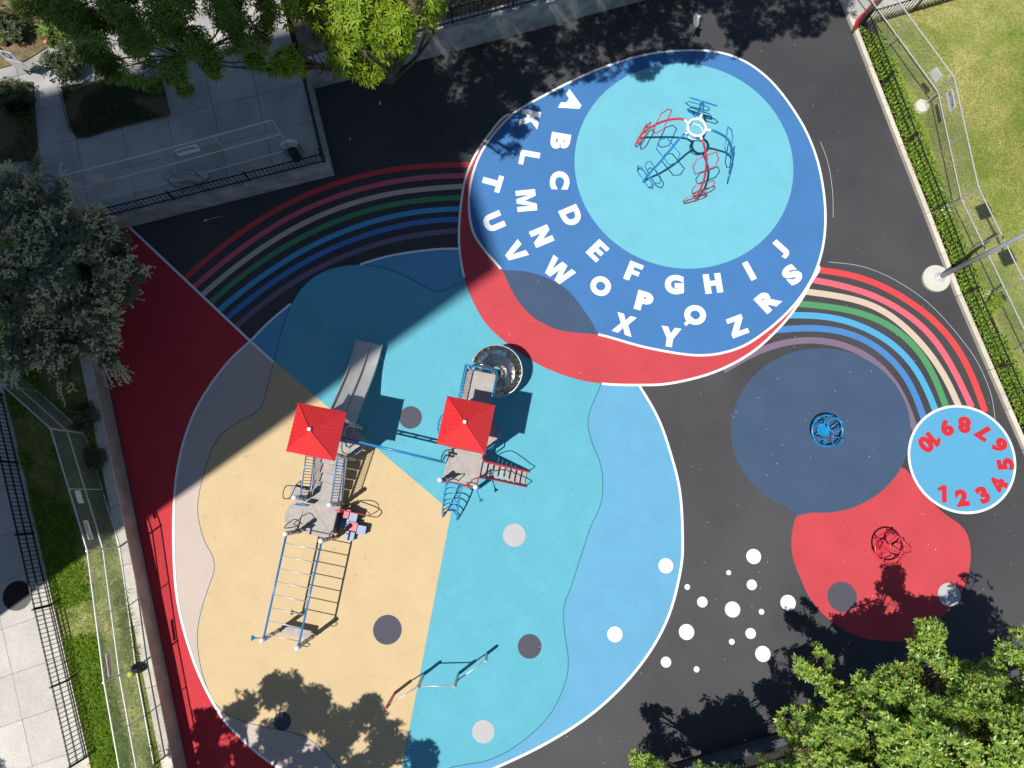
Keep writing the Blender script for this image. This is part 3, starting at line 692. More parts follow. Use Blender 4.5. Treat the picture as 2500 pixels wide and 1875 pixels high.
def mesh_panel(e, a, b, z0, z1, step=0.075, r=0.0022):
    """chain-link wire: crossing straight strands, triangular section"""
    L = (b-a).length; H = z1-z0; u = (b-a).normalized(); nn_ = Vector((-u.y, u.x, 0))
    m = MB(); k = -H
    def strand(s0, h0, s1, h1, off):
        p, q = a+u*s0+nn_*off, a+u*s1+nn_*off
        p = Vector((p.x, p.y, z0+h0)); q = Vector((q.x, q.y, z0+h1)); m.tube([p, q], r, 3, caps=False)
    while k < L:
        s0, s1 = max(0, k), min(L, k+H)
        if s1-s0 > 0.03:
            strand(s0, s0-k, s1, s1-k, 0.002); strand(s0, H-(s0-k), s1, H-(s1-k), -0.002)
        k += step*1.3
    o = m.build('wire_mesh', M['wire'], e); return o
def chain_fence(name, label, pts, z0, h, rails, post_r=0.03, inter=2, lean=None):
    e = empty(name, (*((pts[0]+pts[-1])/2).xy, z0), label, 'fence', 'chain-link fences')
    for i, p in enumerate(pts):
        m = MB(); m.rod((p.x, p.y, z0-0.02), (p.x, p.y, z0+h+0.05), post_r, 8); m.build('post', M['galv'], e)
    for a, b in zip(pts[:-1], pts[1:]):
        for f in rails:
            m = MB(); m.rod((a.x, a.y, z0+h*f), (b.x, b.y, z0+h*f), 0.024, 7); m.build('rail', M['galv'], e)
        for k in range(1, inter):
            p = a.lerp(b, k/inter); m = MB(); m.rod((p.x, p.y, z0), (p.x, p.y, z0+h), 0.018, 6); m.build('post', M['galv'], e)
        mesh_panel(e, a, b, z0+0.04, z0+h)
    return e
ZF = 2.72
tl = [v2(W(x, y, ZF)) for x, y in [(-120, 827), (123, 1046), (213, 1345), (254, 1666), (300, 1925)]]
chain_fence('chain_link_fence', 'tall chain-link fence with three pale rails on the turf behind the retaining wall', tl, TERR, ZF-TERR, [0.03, 0.55, 1.0])
ZP = 2.95
tp = [v2(W(x, y, ZP)) for x, y in [(40, 462), (112, 441), (380, 371), (664, 293)]]
chain_fence('chain_link_fence', 'chain-link fence with signs standing on the shaded plaza', tp, PL, ZP-PL, [0.03, 0.55, 1.0])
ZR = 1.98
tr_ = [v2(W(x, y, ZR)) for x, y in [(2120, -97), (2329, 188), (2389, 458), (2500, 685), (2640, 975)]]
chain_fence('chain_link_fence', 'zigzag chain-link fence panels standing on the sunny lawn', tr_, 0.1, ZR-0.1, [0.5, 1.0])
blockm = MB()
for i, q in enumerate([1, 2, 3]):
    p = tr_[q]; m = MB(); m.lathe((p.x-0.1, p.y-0.05, 0.1), [(0.30, 0), (0.27, 0.12), (0.02, 0.12)], 7)
    tag(m.build('concrete_block', M['footing']), ['pale concrete foot under the first lawn fence post from the top', 'pale concrete foot under the lawn fence post above the lamp pole', 'pale concrete foot under the lawn fence post near the lower right'][i], 'fence foot', 'concrete fence feet')
# cross panel of the lawn fence
m = [v2(W(2474, 760, ZR)), v2(W(2560, 720, ZR))]

def sign(name, label, pos_px, z, wid, hei, a, b, lean_z=None, text=None, extra=None):
    """flat sign wired to the fence plane through a and b"""
    u = (b-a).normalized(); c = W(*pos_px, z)
    # slide onto the fence plane
    nrm = Vector((-u.y, u.x, 0)); c2_ = v2(c)-nrm*((v2(c)-a).dot(nrm)); toward = Vector((-c2_.x, -c2_.y, 0)); nrm = nrm if nrm.dot(toward) > 0 else -nrm
    right = Vector((-nrm.y, nrm.x, 0))
    ctr = Vector((c2_.x, c2_.y, z))+nrm*0.03
    M3 = Matrix((right, nrm*-1, Vector((0, 0, 1)))).transposed()
    e = empty(name, (ctr.x, ctr.y, z-hei/2), label, 'sign')
    m = MB(); m.box(ctr, (wid, 0.012, hei), M3); m.build('panel', M['signwhite'], e)
    if text:
        for (t, sz, dz, mt) in text:
            me = glyph(t, sz, 0.02, 1.0); xs_ = [v.co.x for v in me.vertices]; fx = min(1.0, .88*wid/(max(xs_)-min(xs_)))
            for v in me.vertices: v.co.x *= fx
            me.materials.clear(); me.materials.append(mt); me.name = 'lettering'
            p = ctr+nrm*0.010+Vector((0, 0, dz))
            inst('lettering', me, Matrix.Translation(p) @ Matrix((right, Vector((0, 0, 1)), nrm)).transposed().to_4x4(), e)
    return e
NAT = lambda k: [('NATIONAL', 0.15*k, 0.09*k, M['signink']), ('RENT-A-FENCE', 0.06*k, -0.08*k, M['signred']), ('800-352-5675', 0.05*k, -0.17*k, M['signred'])]
NAT = lambda k: [('NATIONAL', 0.17*k, 0.06*k, M['signink'])]
sign('fence_sign', 'white sign reading NATIONAL on the shaded plaza fence', (457, 365), 2.62, 0.74, 0.42, tp[2], tp[3], text=NAT(1.0))
sign('fence_sign', 'blank pale sign on the shaded plaza fence near the blossoming tree', (234.7, 436), 2.35, 0.5, 0.5, tp[1], tp[2])
sign('fence_sign', 'white sign reading NATIONAL on the lawn fence', (2327, 245), 1.62, 0.72, 0.36, tr_[1], tr_[2], text=NAT(0.95))
sign('fence_sign', 'blank pale sign on the lawn fence panel at the top', (2284, 183), 1.45, 0.42, 0.42, tr_[0], tr_[1])
sign('fence_sign', 'dull pinkish sign low on the turf fence in the shade', (196, 1212), 2.35, 0.42, 0.3, tl[1], tl[2])
sign('fence_sign', 'dull reddish NATIONAL sign on the turf fence in the shade', (200, 1300), 2.4, 0.62, 0.26, tl[1], tl[2], text=NAT(0.7))
sign('fence_sign', 'faded sign with dark red letters on the sunlit turf fence', (255, 1625), 2.4, 0.7, 0.22, tl[2], tl[3], text=[('NATIONAL', 0.13, 0, M['signred'])])
# notice board at the far left
nb = W(40*DS-12, 130*DS, 1.7)
e = empty('notice_sign', (nb.x, nb.y, PL), 'two white notice plates on a post in the top left garden', 'sign')
m = MB(); m.rod((nb.x, nb.y, PL), (nb.x, nb.y, 2.5), 0.03, 8); m.build('post', M['iron'], e)
for k, (zz, hh) in enumerate([(2.05, 0.52), (1.5, 0.48)]):
    m = MB(); m.box((nb.x+.03, nb.y-0.05, zz), (0.62, 0.015, hh), R(-14)); m.build('plate', M['signwhite'], e)
m = MB(); m.tube([Vector((nb.x+.03, nb.y-.06, 2.1))+Matrix.Rotation(R(-14), 3, 'Z') @ Vector((.13*math.cos(t), -0.01, .13*math.sin(t))) for t in [2*math.pi*k/20 for k in range(20)]], 0.012, 5, True); m.build('emblem', M['signink'], e)
#SECTION_PLAY
# ------------------------------------------------------------------ play structure
A0 = R(-11.3)
UX = Vector((math.cos(A0), math.sin(A0), 0)); UY = Vector((-math.sin(A0), math.cos(A0), 0)); UZ = Vector((0, 0, 1))
FR = Matrix((UX, UY, UZ)).transposed()
play = empty('play_structure', (-3.5, 0.8, 0), 'large play structure with two red roofed towers, slides, bridge and climbers', 'play structure')
class L:                                   # local frame of a deck
    def __init__(s, cx, cy): s.c = Vector((cx, cy, 0))
    def __call__(s, x, y, z=0): return s.c+UX*x+UY*y+UZ*z
T1 = L(-5.66, 1.93); LO = L(-6.25, -0.685); T2 = L(-1.18, 2.12); F2 = L(-1.41, 0.985)
def post(p, ztop, parent=play, cap=True, clamps=()):
    m = MB(); m.lathe((p.x, p.y, 0), [(0.068, -0.02), (0.068, ztop)], 14); o = m.build('post', M['post'], parent, True)
    for z in clamps:
        m = MB(); m.lathe((p.x, p.y, z), [(0.066, -0.03), (0.078, -0.03), (0.078, 0.03), (0.066, 0.03)], 14); m.build('clamp', M['clamp'], o)
    if cap:
        m = MB(); m.lathe((p.x, p.y, ztop-0.04), [(0.072, 0), (0.082, 0.02), (0.08, 0.05), (0.056, 0.085), (0.01, 0.095)], 14); m.build('cap', M['cap'], o, True)
    return o
def deck(f, x0, x1, y0, y1, z, parent=play, name='deck', cross=True):
    m = MB(); m.box(f((x0+x1)/2, (y0+y1)/2, z-0.04), (x1-x0, y1-y0, 0.08), FR); o = m.build(name, M['deck'], parent)
    if cross:
        w, h = x1-x0, y1-y0; a = math.atan2(h, w); ln = math.hypot(w, h)*0.72
        for s in (1, -1):
            m = MB(); m.box(f((x0+x1)/2, (y0+y1)/2, z+0.003+0.003*(s > 0)), (ln, 0.035, 0.008), FR @ Matrix.Rotation(a*s, 3, 'Z')); m.build('rib', M['rib'], o)
        for (xa, ya, wx, wy) in ((x0+.1, (y0+y1)/2, .03, h*.75), (x1-.1, (y0+y1)/2, .03, h*.75), ((x0+x1)/2, y0+.1, w*.75, .03), ((x0+x1)/2, y1-.1, w*.75, .03)):
            m = MB(); m.box(f(xa, ya, z+0.003), (wx, wy, 0.007), FR); m.build('rib', M['rib'], o)
    return o
def barrier(pa, pb, z0a, z0b, h, n, mat, parent=play, bottom_mat=None):
    """panel of vertical bars between two points"""
    e_ = MB(); a0 = Vector((pa.x, pa.y, z0a)); b0 = Vector((pb.x, pb.y, z0b))
    e_.rod(a0, b0, 0.02, 8); e_.rod(a0+UZ*h, b0+UZ*h, 0.022, 8); e_.rod(a0, a0+UZ*h, 0.018, 8); e_.rod(b0, b0+UZ*h, 0.018, 8)
    o = e_.build('barrier', mat, parent, True)
    for k in range(1, n):
        q = a0.lerp(b0, k/n); m = MB(); m.rod(q, q+UZ*h, 0.011, 6); m.build('bar', M['clamp'], o, True)
    return o
def loop(pts, r, mat, name='handle', parent=play, closed=False, n=6, sub=5):
    m = MB(); m.tube(spline(pts, closed, sub), r, n, closed); return m.build(name, mat, parent, True)
def roof(f, zc_, half, rise):
    c = [f(-half, -half, zc_), f(half, -half, zc_), f(half, half, zc_), f(-half, half, zc_)]; ap = f(0, 0, zc_+rise)
    vs = c+[p-UZ*0.035 for p in c]+[ap]; fs = [(0, 1, 8), (1, 2, 8), (2, 3, 8), (3, 0, 8), (0, 4, 5, 1), (1, 5, 6, 2), (2, 6, 7, 3), (3, 7, 4, 0), (7, 6, 5, 4)]
    o = mesh_obj('roof', vs, fs, M['roofred'], play)
    for i in range(4):
        m = MB(); m.tube([c[i]+UZ*0.004, ap+UZ*0.008], 0.014, 6); m.build('hip', M['roofred'], o)
    m = MB(); m.box(ap+UZ*0.02, (0.09, 0.09, 0.07), FR); m.build('finial', M['cap'], o)
    # embossed rows on every face: small raised studs
    for i in range(4):
        a, b = c[i], c[(i+1) % 4]; m = MB(); nr = (b-a).cross(ap-a).normalized()
        rows = 11
        for r_ in range(rows):
            t = (r_+.7)/rows*0.9; l0, l1 = a.lerp(ap, t), b.lerp(ap, t); k = max(1, int((l1-l0).length/0.115))
            for j in range(k):
                s_ = (j+.5+(0.25 if r_ % 2 else -0.25))/k
                if not 0.06 < s_ < 0.94: continue
                p = l0.lerp(l1, s_); q = (b-a).normalized(); u = (ap-(a+b)/2).normalized()
                m.add([p-q*.024-u*.012+nr*.001, p+q*.024-u*.012+nr*.001, p+q*.016+u*.014+nr*.011, p-q*.016+u*.014+nr*.011, p-u*.03+nr*.0005], [(0, 1, 2, 3), (4, 1, 0)])
        o2 = m.build('stud_rows', M['roofred'], o); o2['kind'] = 'stuff'
    return o

# --- tower one
H1 = 1.45
for sx in (-1, 1):
    for sy in (-1, 1): post(T1(.555*sx, .555*sy), 3.72, cap=False, clamps=(H1, 2.4))
deck(T1, -.57, .57, -.57, .57, H1)
roof(T1, 3.70, .745, .78)
barrier(T1(-.55, -.5), T1(-.55, .5), H1+.05, H1+.05, .95, 9, M['tubeblue'])
m = MB(); m.box(T1(-.42, .57, H1+.5), (.26, .03, .9), FR); m.build('slide_side_panel', M['maroon'], play)
m = MB(); m.box(T1(.42, .57, H1+.5), (.26, .03, .9), FR); m.build('slide_side_panel', M['maroon'], play)
loop([T1(.57, -.5, H1), T1(.70, -.46, H1+.5), T1(.62, -.4, H1+1.1), T1(.57, -.1, H1+1.2)], .016, M['iron'])
loop([T1(.57, .5, H1), T1(.72, .46, H1+.5), T1(.60, .4, H1+1.1), T1(.57, .1, H1+1.2)], .016, M['galv'])
# half-round landing east of tower one
m = MB(); m.prism([T1(.57, -.35)]+[T1(.57+.42*math.cos(t), .42*math.sin(t)-.05) for t in [R(-80+160*k/12) for k in range(13)]]+[T1(.57, .3)], H1-.1, H1-.02); m.build('landing', M['deck'], play)
# --- double slide
s_end = (W(*zoom(600, 750, 5.53)(1625, 400), .3)); s_dir = -UY
prof = [(.57, 1.45), (.85, 1.38), (1.3, 1.12), (1.8, .82), (2.3, .55), (2.7, .40), (3.05, .34), (3.42, .32), (3.56, .30)]
cx0 = .10
def lane(yo): # lateral shift of the chute so it bears slightly east as it descends
    return cx0+0.02*(yo-.57)
sl = empty('slide', T1(0, 2, 0)); sl.parent = play; sl.matrix_parent_inverse = Matrix.Translation(-ORG[play.name])
ps = [(lane(a), a, z) for a, z in [tuple(q) for q in spline([(a, z, 0) for a, z in prof], False, 4) for q in [(q[0], q[1])]]]
hw = .455
vs_, fs_ = [], []
for (xx, yy, zz) in ps:
    for (o, dz) in ((-hw, .0), (-hw+.03, -.015), (-.03, -.015), (.03, -.015), (hw-.03, -.015), (hw, 0)): vs_.append(T1(xx+o, yy, zz+dz))
for i in range(len(ps)-1):
    for k in range(5): fs_.append((i*6+k, i*6+k+1, i*6+k+7, i*6+k+6))
mesh_obj('chute', vs_, fs_, M['steel'], sl, True)
for o, w in ((-hw, .035), (0, .05), (hw, .035)):
    m = MB()
    for i in range(len(ps)-1):
        (xa, ya, za_), (xb, yb, zb_) = ps[i], ps[i+1]
        a = [T1(xa+o-w/2, ya, za_-.03), T1(xa+o+w/2, ya, za_-.03), T1(xa+o+w/2, ya, za_+.13), T1(xa+o-w/2, ya, za_+.13)]
        b = [T1(xb+o-w/2, yb, zb_-.03), T1(xb+o+w/2, yb, zb_-.03), T1(xb+o+w/2, yb, zb_+.13), T1(xb+o-w/2, yb, zb_+.13)]
        m.add(a+b, [(0, 1, 5, 4), (1, 2, 6, 5), (2, 3, 7, 6), (3, 0, 4, 7)]+([(3, 2, 1, 0)] if i == 0 else [])+([(4, 5, 6, 7)] if i == len(ps)-2 else []))
    m.build('side_rail', M['steel'], sl)
for yy, zz in ((3.3, .28), (1.9, .74)):
    m = MB(); m.rod(T1(lane(yy)-.3, yy, -.01), T1(lane(yy)-.3, yy, zz), .028, 8); m.rod(T1(lane(yy)+.3, yy, -.01), T1(lane(yy)+.3, yy, zz), .028, 8); m.build('leg', M['galv'], sl)
m = MB(); m.rod(T1(lane(3.3)+.3, 3.3, .15), T1(lane(3.3)+.62, 3.0, 0), .02, 6); m.build('strut', M['galv'], sl)
# --- stepped bridge down to the low deck
HL = 0.60; y_a, y_b = -.57, -2.10
br = empty('bridge', T1(0, -1.3, 0)); br.parent = play; br.matrix_parent_inverse = Matrix.Translation(-ORG[play.name])
nst = 5
for k in range(nst):
    z = HL+(H1-HL)*(1-(k+.9)/nst); y0 = y_a+(y_b-y_a)*k/nst; y1 = y_a+(y_b-y_a)*(k+1)/nst
    m = MB(); m.box(T1(-.02, (y0+y1)/2, z), (.92, abs(y1-y0)-.015, .05), FR); m.build('tread', M['deck'], br)
    m = MB(); m.box(T1(-.02, y1+.01, z-.07), (.92, .02, .12), FR); m.build('riser', M['clamp'], br)
for sx in (-1, 1):
    b = barrier(T1(.50*sx-.02, y_a), T1(.50*sx-.02, y_b), H1-.02, HL+.25, .98, 16, M['tubeblue'], br)
    m = MB(); m.tube([T1(.53*sx-.02, y_a, H1-.10), T1(.53*sx-.02, y_b, HL-.05)], .05, 6); m.build('stringer', M['post'], br)
# --- low deck
for (x, y, ct) in [(-.57, .57, (.7, 1.3, 1.7)), (.57, .57, (.7, 1.3, 1.75)), (-.57, -.57, (.7, 1.5, 1.95)), (.57, -.57, (.7, 1.5, 1.95))]: post(LO(x, y), 2.14, clamps=ct)
deck(LO, -.6, .6, -.6, .6, HL)
hr = [LO(-.61, .42)]+[LO(-.61-.60*math.cos(t), .60*math.sin(t)-.12) for t in [R(72-150*k/16) for k in range(17)]]
m = MB(); m.prism(hr, HL-.22, HL-.14); o = m.build('half_round_step', M['deck'], play)
for s in (-.35, -.05, .2):
    m = MB(); m.box(LO(-.93, s-.05, HL-.135), (.5, .025, .012), FR @ Matrix.Rotation(R(25), 3, 'Z')); m.build('rib', M['rib'], o)
m = MB(); m.box(LO(-.98, .62, .24), (.62, .42, .06), FR); m.build('transfer_step', M['deck'], play)
m = MB(); m.box(LO(-.98, .62, .12), (.56, .36, .20), FR); m.build('step_base', M['clamp'], play)
m = MB(); m.box(LO(-.48, .36, 1.05), (.26, .03, .45), FR); m.build('activity_panel', M['clamp'], play)
m = MB(); m.box(LO(-.40, -.46, 1.05), (.28, .03, .45), FR); m.build('activity_panel', M['clamp'], play)
loop([LO(-1.25, .40, .1), LO(-1.32, .42, .75), LO(-1.30, .80, .85), LO(-1.25, .84, .1)], .016, M['iron'])
loop([LO(-.75, .86, .1), LO(-.85, .92, .7), LO(-.80, .84, .8), LO(-.7, .80, .2)], .016, M['iron'])
loop([LO(-.62, -.40, HL), LO(-.98, -.52, HL+.35), LO(-.62, -.15, HL+.75), LO(-.35, -.25, HL+.7)], .016, M['iron'])
m = MB(); m.rod(LO(-.95, .26, .55), LO(-.5, .30, .62), .02, 6); m.build('handle', M['tubeblue'], play)
# stepping blocks east of the low deck
for (x, y, z, mt) in [(.82, .30, .62, 'podpink'), (1.08, .24, .62, 'podblue'), (.78, -.04, .30, 'podblue'), (1.12, -.08, .45, 'podpink'), (1.42, -.14, .40, 'podblue'), (1.06, -.42, .28, 'podblue')]:
    m = MB(); m.box(LO(x, y, z-.03), (.29, .29, .06), FR); b = m.build('stepping_block', M[mt], play)
    m = MB(); m.box(LO(x, y, z/2-.035), (.25, .25, z-.06), FR); m.build('block_base', M['podside'], b)
m = MB(); m.box(LO(.66, .36, 1.0), (.20, .035, .5), FR); m.build('red_panel', M['maroon'], play)
m = MB(); m.box(LO(.63, -.02, .62), (.02, .72, .9), FR); m.build('back_panel', M['clamp'], play)
loop([LO(.66, .45, 1.15), LO(1.0, .42, 1.1), LO(1.45, .40, .95), LO(1.75, .38, .6), LO(1.8, .36, .02)], .02, M['tubered'], 'handrail')
loop([LO(.62, -.30, .7), LO(.62, -.32, 1.2), LO(.62, -.5, 1.25), LO(.62, -.54, .7)], .02, M['tubered'], 'handrail')
loop([LO(.60, .50, .3), LO(1.0, .62, .7), LO(1.4, .60, .85), LO(1.62, .44, .6), LO(1.5, .36, .02)], .016, M['iron'], 'handrail')
# --- overhead ladder (monkey bars)
M1 = v2(W(638.6, 1563.7, 2.14)); M2 = v2(W(724.5, 1582, 2.14)); P5 = LO(-.57, -.57); P6 = LO(.57, -.57)
ol = empty('overhead_ladder', (M1+M2)/2); ol.parent = play; ol.matrix_parent_inverse = Matrix.Translation(-ORG[play.name])
for p, ct in ((M1, (1.95, 1.2, .5)), (M2, (1.95, 1.2, .5))): post(p, 2.14, ol, True, ct)
ZO = 1.98
for a, b in ((P5, M1), (P6, M2)):
    m = MB(); m.rod(Vector((a.x, a.y, ZO)), Vector((b.x, b.y, ZO)), .033, 10); m.build('rail', M['tubeblue'], ol, True)
for k in range(8):
    t = (k+.75)/8.15; a, b = P5.lerp(M1, t), P6.lerp(M2, t)
    m = MB(); m.rod(Vector((a.x, a.y, ZO)), Vector((b.x, b.y, ZO)), .017, 8); m.build('rung', M['galv'], ol, True)
md = (M2-M1).normalized()
m = MB(); m.box((M1+M2)/2+UZ*.42-md*0+UY*.05, ((M2-M1).length-.12, .26, .05), FR); m.build('step', M['deck'], ol)
m = MB(); m.tube([(M1-md*.02+UZ*1.9), (M1-md*.16+UZ*1.93), (M1-md*.2+UZ*1.95)], .016, 6); m.build('talk_tube_stem', M['tubeblue'], ol)
def horn(c, axis, name='talk_tube', parent=play):
    q = axis.normalized().to_track_quat('Z', 'Y').to_matrix(); m = MB()
    m.lathe(c, [(.016, -.02), (.02, .05), (.045, .12), (.085, .17), (.088, .175), (.06, .15), (.01, .06)], 16, q); return m.build(name, M['tubecyan'], parent, True)
horn(M1-md*.19+UZ*1.95, -md-UY*.2, parent=ol)
loop([M2+md*.05+UZ*1.75, M2+md*.2+UZ*1.7, M2+md*.2+UZ*1.35, M2+md*.05+UZ*1.3], .014, M['iron'], parent=ol)
# --- tower two
H2 = 1.25
for sx in (-1, 1):
    for sy in (-1, 1): post(T2(.555*sx, .555*sy), 3.92, cap=False, clamps=(H2+.3, 2.6))
post(F2(-.575, -.575), 2.3, clamps=(1.3, 1.7, 2.1)); post(F2(.575, -.575), 2.3, clamps=(1.3, 1.7, 2.1))
deck(F2, -.585, .585, -.57, .545, H2); deck(T2, -.57, .57, -.57, .57, H2+.22, cross=False)
roof(T2, 3.90, .735, .76)
for sx in (-1, 1):                      # rounded bay barriers
    arc = [T2(sx*(.56+.42*math.sin(t)), -.52*math.cos(t)) for t in [math.pi*k/12 for k in range(13)]]
    m = MB()
    for zz in (H2+.3, H2+1.2): m.tube([Vector((p.x, p.y, zz)) for p in arc], .022, 8)
    o = m.build('bay_barrier', M['tubecyan'], play, True)
    for p in arc[1:-1]:
        m = MB(); m.rod(Vector((p.x, p.y, H2+.3)), Vector((p.x, p.y, H2+1.2)), .012, 6); m.build('bar', M['tubecyan'], o, True)
    m = MB(); m.prism([T2(sx*.56, -.5)]+[T2(sx*(.56+.40*math.sin(t)), -.50*math.cos(t)) for t in [math.pi*k/12 for k in range(1, 12)]]+[T2(sx*.56, .5)], H2+.14, H2+.22); m.build('bay_floor', M['deck'], play)
# north landing and spiral slide
HN = 1.62
deck(T2, -.50, .50, .58, 2.02, HN, cross=False)
barrier(T2(-.52, .62), T2(-.52, 2.02), HN+.03, HN+.03, .78, 13, M['tubecyan']); barrier(T2(.52, .62), T2(.52, 2.02), HN+.03, HN+.03, .78, 13, M['tubecyan'])
m = MB(); m.rod(T2(-.52, 2.02, HN+.81), T2(.52, 2.02, HN+.81), .022, 8); m.build('top_rail', M['tubecyan'], play, True)
for sx in (-1, 1): m = MB(); m.rod(T2(.5*sx, 2.0, -.01), T2(.5*sx, 2.0, HN), .05, 8); m.build('post', M['post'], play)
m = MB(); m.tube([T2(-.4, 2.05, HN+.02)]+[T2(-.4+.8*k/8, 2.05+.12*math.sin(math.pi*k/8), HN+.35+.25*math.sin(math.pi*k/8)) for k in range(9)]+[T2(.4, 2.05, HN+.02)], .05, 8); m.build('slide_hood', M['shiny'], play, True)
sc = Vector((-.29, 4.20, 0)); sp = empty('spiral_slide', sc); sp.parent = play; sp.matrix_parent_inverse = Matrix.Translation(-ORG[play.name])
seg = 26; vs_, fs_ = [], []; rad = [(.13, .14), (.18, .03), (.32, -.05), (.46, -.09), (.60, -.06), (.72, .04), (.80, .20), (.825, .26), (.845, .25)]
st_ang = R(165); tot = R(-375); z_top, z_bot = 1.55, .34
for i in range(seg+1):
    t = i/seg; a = st_ang+tot*t; z = z_top+(z_bot-z_top)*(t**0.95)
    fl = round(a/R(20))*R(20) if False else a
    for (r_, dz) in rad: vs_.append(sc+Vector((r_*math.cos(a), r_*math.sin(a), z+dz)))
nr_ = len(rad)
for i in range(seg):
    for k in range(nr_-1): fs_.append((i*nr_+k, i*nr_+k+1, (i+1)*nr_+k+1, (i+1)*nr_+k))
mesh_obj('chute', vs_, fs_, M['shiny'], sp, False)
m = MB(); m.lathe((sc.x, sc.y, 0), [(.10, -.01), (.10, .8), (.01, .81)], 14); m.build('centre_post', M['iron'], sp, True)  # thick and near-black to stand in for shade inside the spiral's hole
m = MB(); m.tube([vs_[i*nr_+nr_-1] for i in range(seg+1)], .018, 6); m.build('rim', M['galv'], sp, True)
m = MB(); m.tube([vs_[i*nr_] for i in range(seg+1)], .014, 6); m.build('rim', M['galv'], sp, True)
# stair east of the front deck
stp = empty('stair', F2(1.4, 0)); stp.parent = play; stp.matrix_parent_inverse = Matrix.Translation(-ORG[play.name])
ny0, ny1 = -.20, .32; nst = 8; xs0, xs1 = .60, 2.15
for k in range(nst):
    z = H2*(1-(k+1)/(nst+.6)); x = xs0+(xs1-xs0)*(k+.5)/nst
    m = MB(); m.box(F2(x, (ny0+ny1)/2, z), (.135, ny1-ny0-.04, .035), FR); m.build('tread', M['deck'], stp)
for yy in (ny0, ny1):
    m = MB(); a, b = F2(xs0, yy, H2-.05), F2(xs1+.05, yy, .06); m.tube([a, b], .045, 6); m.build('stringer', M['tubered'], stp)
    loop([F2(xs0+.1, yy, H2+.05), F2(xs0+.35, yy, H2+.72), F2(xs1-.2, yy, .95), F2(xs1+.02, yy, .72), F2(xs1, yy, .1)], .017, M['iron'], 'handrail', stp)
m = MB(); m.rod(F2(.60, .55, H2), F2(.60, .55, H2+.9), .025, 8); m.rod(F2(.60, .36, H2), F2(.60, .36, H2+.9), .025, 8); m.rod(F2(.60, .36, H2+.9), F2(.60, .55, H2+.9), .025, 8); m.build('gate_frame', M['tubered'], play)
m = MB(); m.rod(F2(.60, -.25, H2), F2(.60, -.25, H2+.9), .025, 8); m.rod(F2(.60, -.55, H2+.9), F2(.60, -.25, H2+.9), .025, 8); m.build('gate_frame', M['tubered'], play)
m = MB(); m.rod(F2(-.55, -.59, H2+.04), F2(.55, -.59, H2+.04), .03, 8); m.build('front_rail', M['tubered'], play)
m = MB(); m.box(F2(-.40, -.50, H2+.55), (.26, .03, .55), FR @ Matrix.Rotation(R(8), 3, 'Z')); m.build('activity_panel', M['clamp'], play)
loop([F2(-.38, -.55, H2), F2(-.28, -.5, H2+.7), F2(-.1, -.45, H2+.75), F2(-.08, -.5, H2)], .016, M['iron'])
loop([F2(.30, -.55, H2), F2(.26, -.5, H2+.6), F2(.50, -.45, H2+.65), F2(.52, -.5, H2)], .016, M['iron'])
loop([F2(-.59, .0, H2), F2(-.70, .05, H2+.6), F2(-.62, .35, H2+.9), F2(-.40, .45, H2+.6), F2(-.5, .5, H2)], .018, M['iron'])
# horn on the front post
m = MB(); m.tube([F2(.575, -.62, 1.5), F2(.66, -.75, 1.5), F2(.72, -.85, 1.46)], .017, 6); m.build('talk_tube_stem', M['tubecyan'], play)
horn(F2(.72, -.85, 1.46), UX*.6-UY*.8)
# arch climber south of the front deck
ac = empty('arch_climber', F2(-.1, -1.3)); ac.parent = play; ac.matrix_parent_inverse = Matrix.Translation(-ORG[play.name])
aprof = [(-.58, 1.30), (-.78, 1.32), (-1.02, 1.22), (-1.28, 1.0), (-1.52, .68), (-1.70, .32), (-1.80, -.01)]
curve_ = spline([(a, z, 0) for a, z in aprof], False, 5)
for sx in (-1, 1):
    m = MB(); m.tube([F2(-.17+sx*.25, q.x, q.y) for q in curve_], .027, 8); m.build('side_rail', M['tubecyan'], ac, True)
for k in range(1, 8):
    q = curve_[int(k*(len(curve_)-1)/8)]
    m = MB(); m.tube([F2(-.17+.25*math.cos(t), q.x+.22*math.sin(t)*(.5+.5*k/8), q.y-.10*math.sin(t)) for t in [math.pi*j/12 for j in range(13)]], .022, 6); m.build('rung', M['tubecyan'], ac, True)
m = MB(); m.rod(F2(-.42, -.6, 1.31), F2(.08, -.6, 1.31), .022, 8); m.build('rung', M['tubecyan'], ac, True)
# track beam between the towers
ba = v2(W(838.7, 1070.5, 2.35)); bb = v2(W(1079, 1127, 2.35))
tb = empty('track_beam', (ba+bb)/2); tb.parent = play; tb.matrix_parent_inverse = Matrix.Translation(-ORG[play.name])
for z in (2.15, 2.50):
    m = MB(); m.rod(Vector((ba.x, ba.y, z)), Vector((bb.x, bb.y, z)), .036, 8); m.build('chord', M['tubecyan'], tb, True)
for k in range(6):
    a, b = ba.lerp(bb, (k+.2)/6), ba.lerp(bb, (k+.6)/6); m = MB(); m.rod(Vector((a.x, a.y, 2.15)), Vector((b.x, b.y, 2.50)), .016, 6); m.build('strut', M['tubecyan'], tb, True)
for p, q in ((bb, F2(-.6, .25)), (ba, T1(.56, -.2))):
    m = MB(); m.tube([Vector((p.x, p.y, 2.15)), Vector((q.x, q.y, 1.9)), Vector((q.x, q.y, 1.3))], .025, 8); m.build('bracket', M['tubecyan'], tb, True)

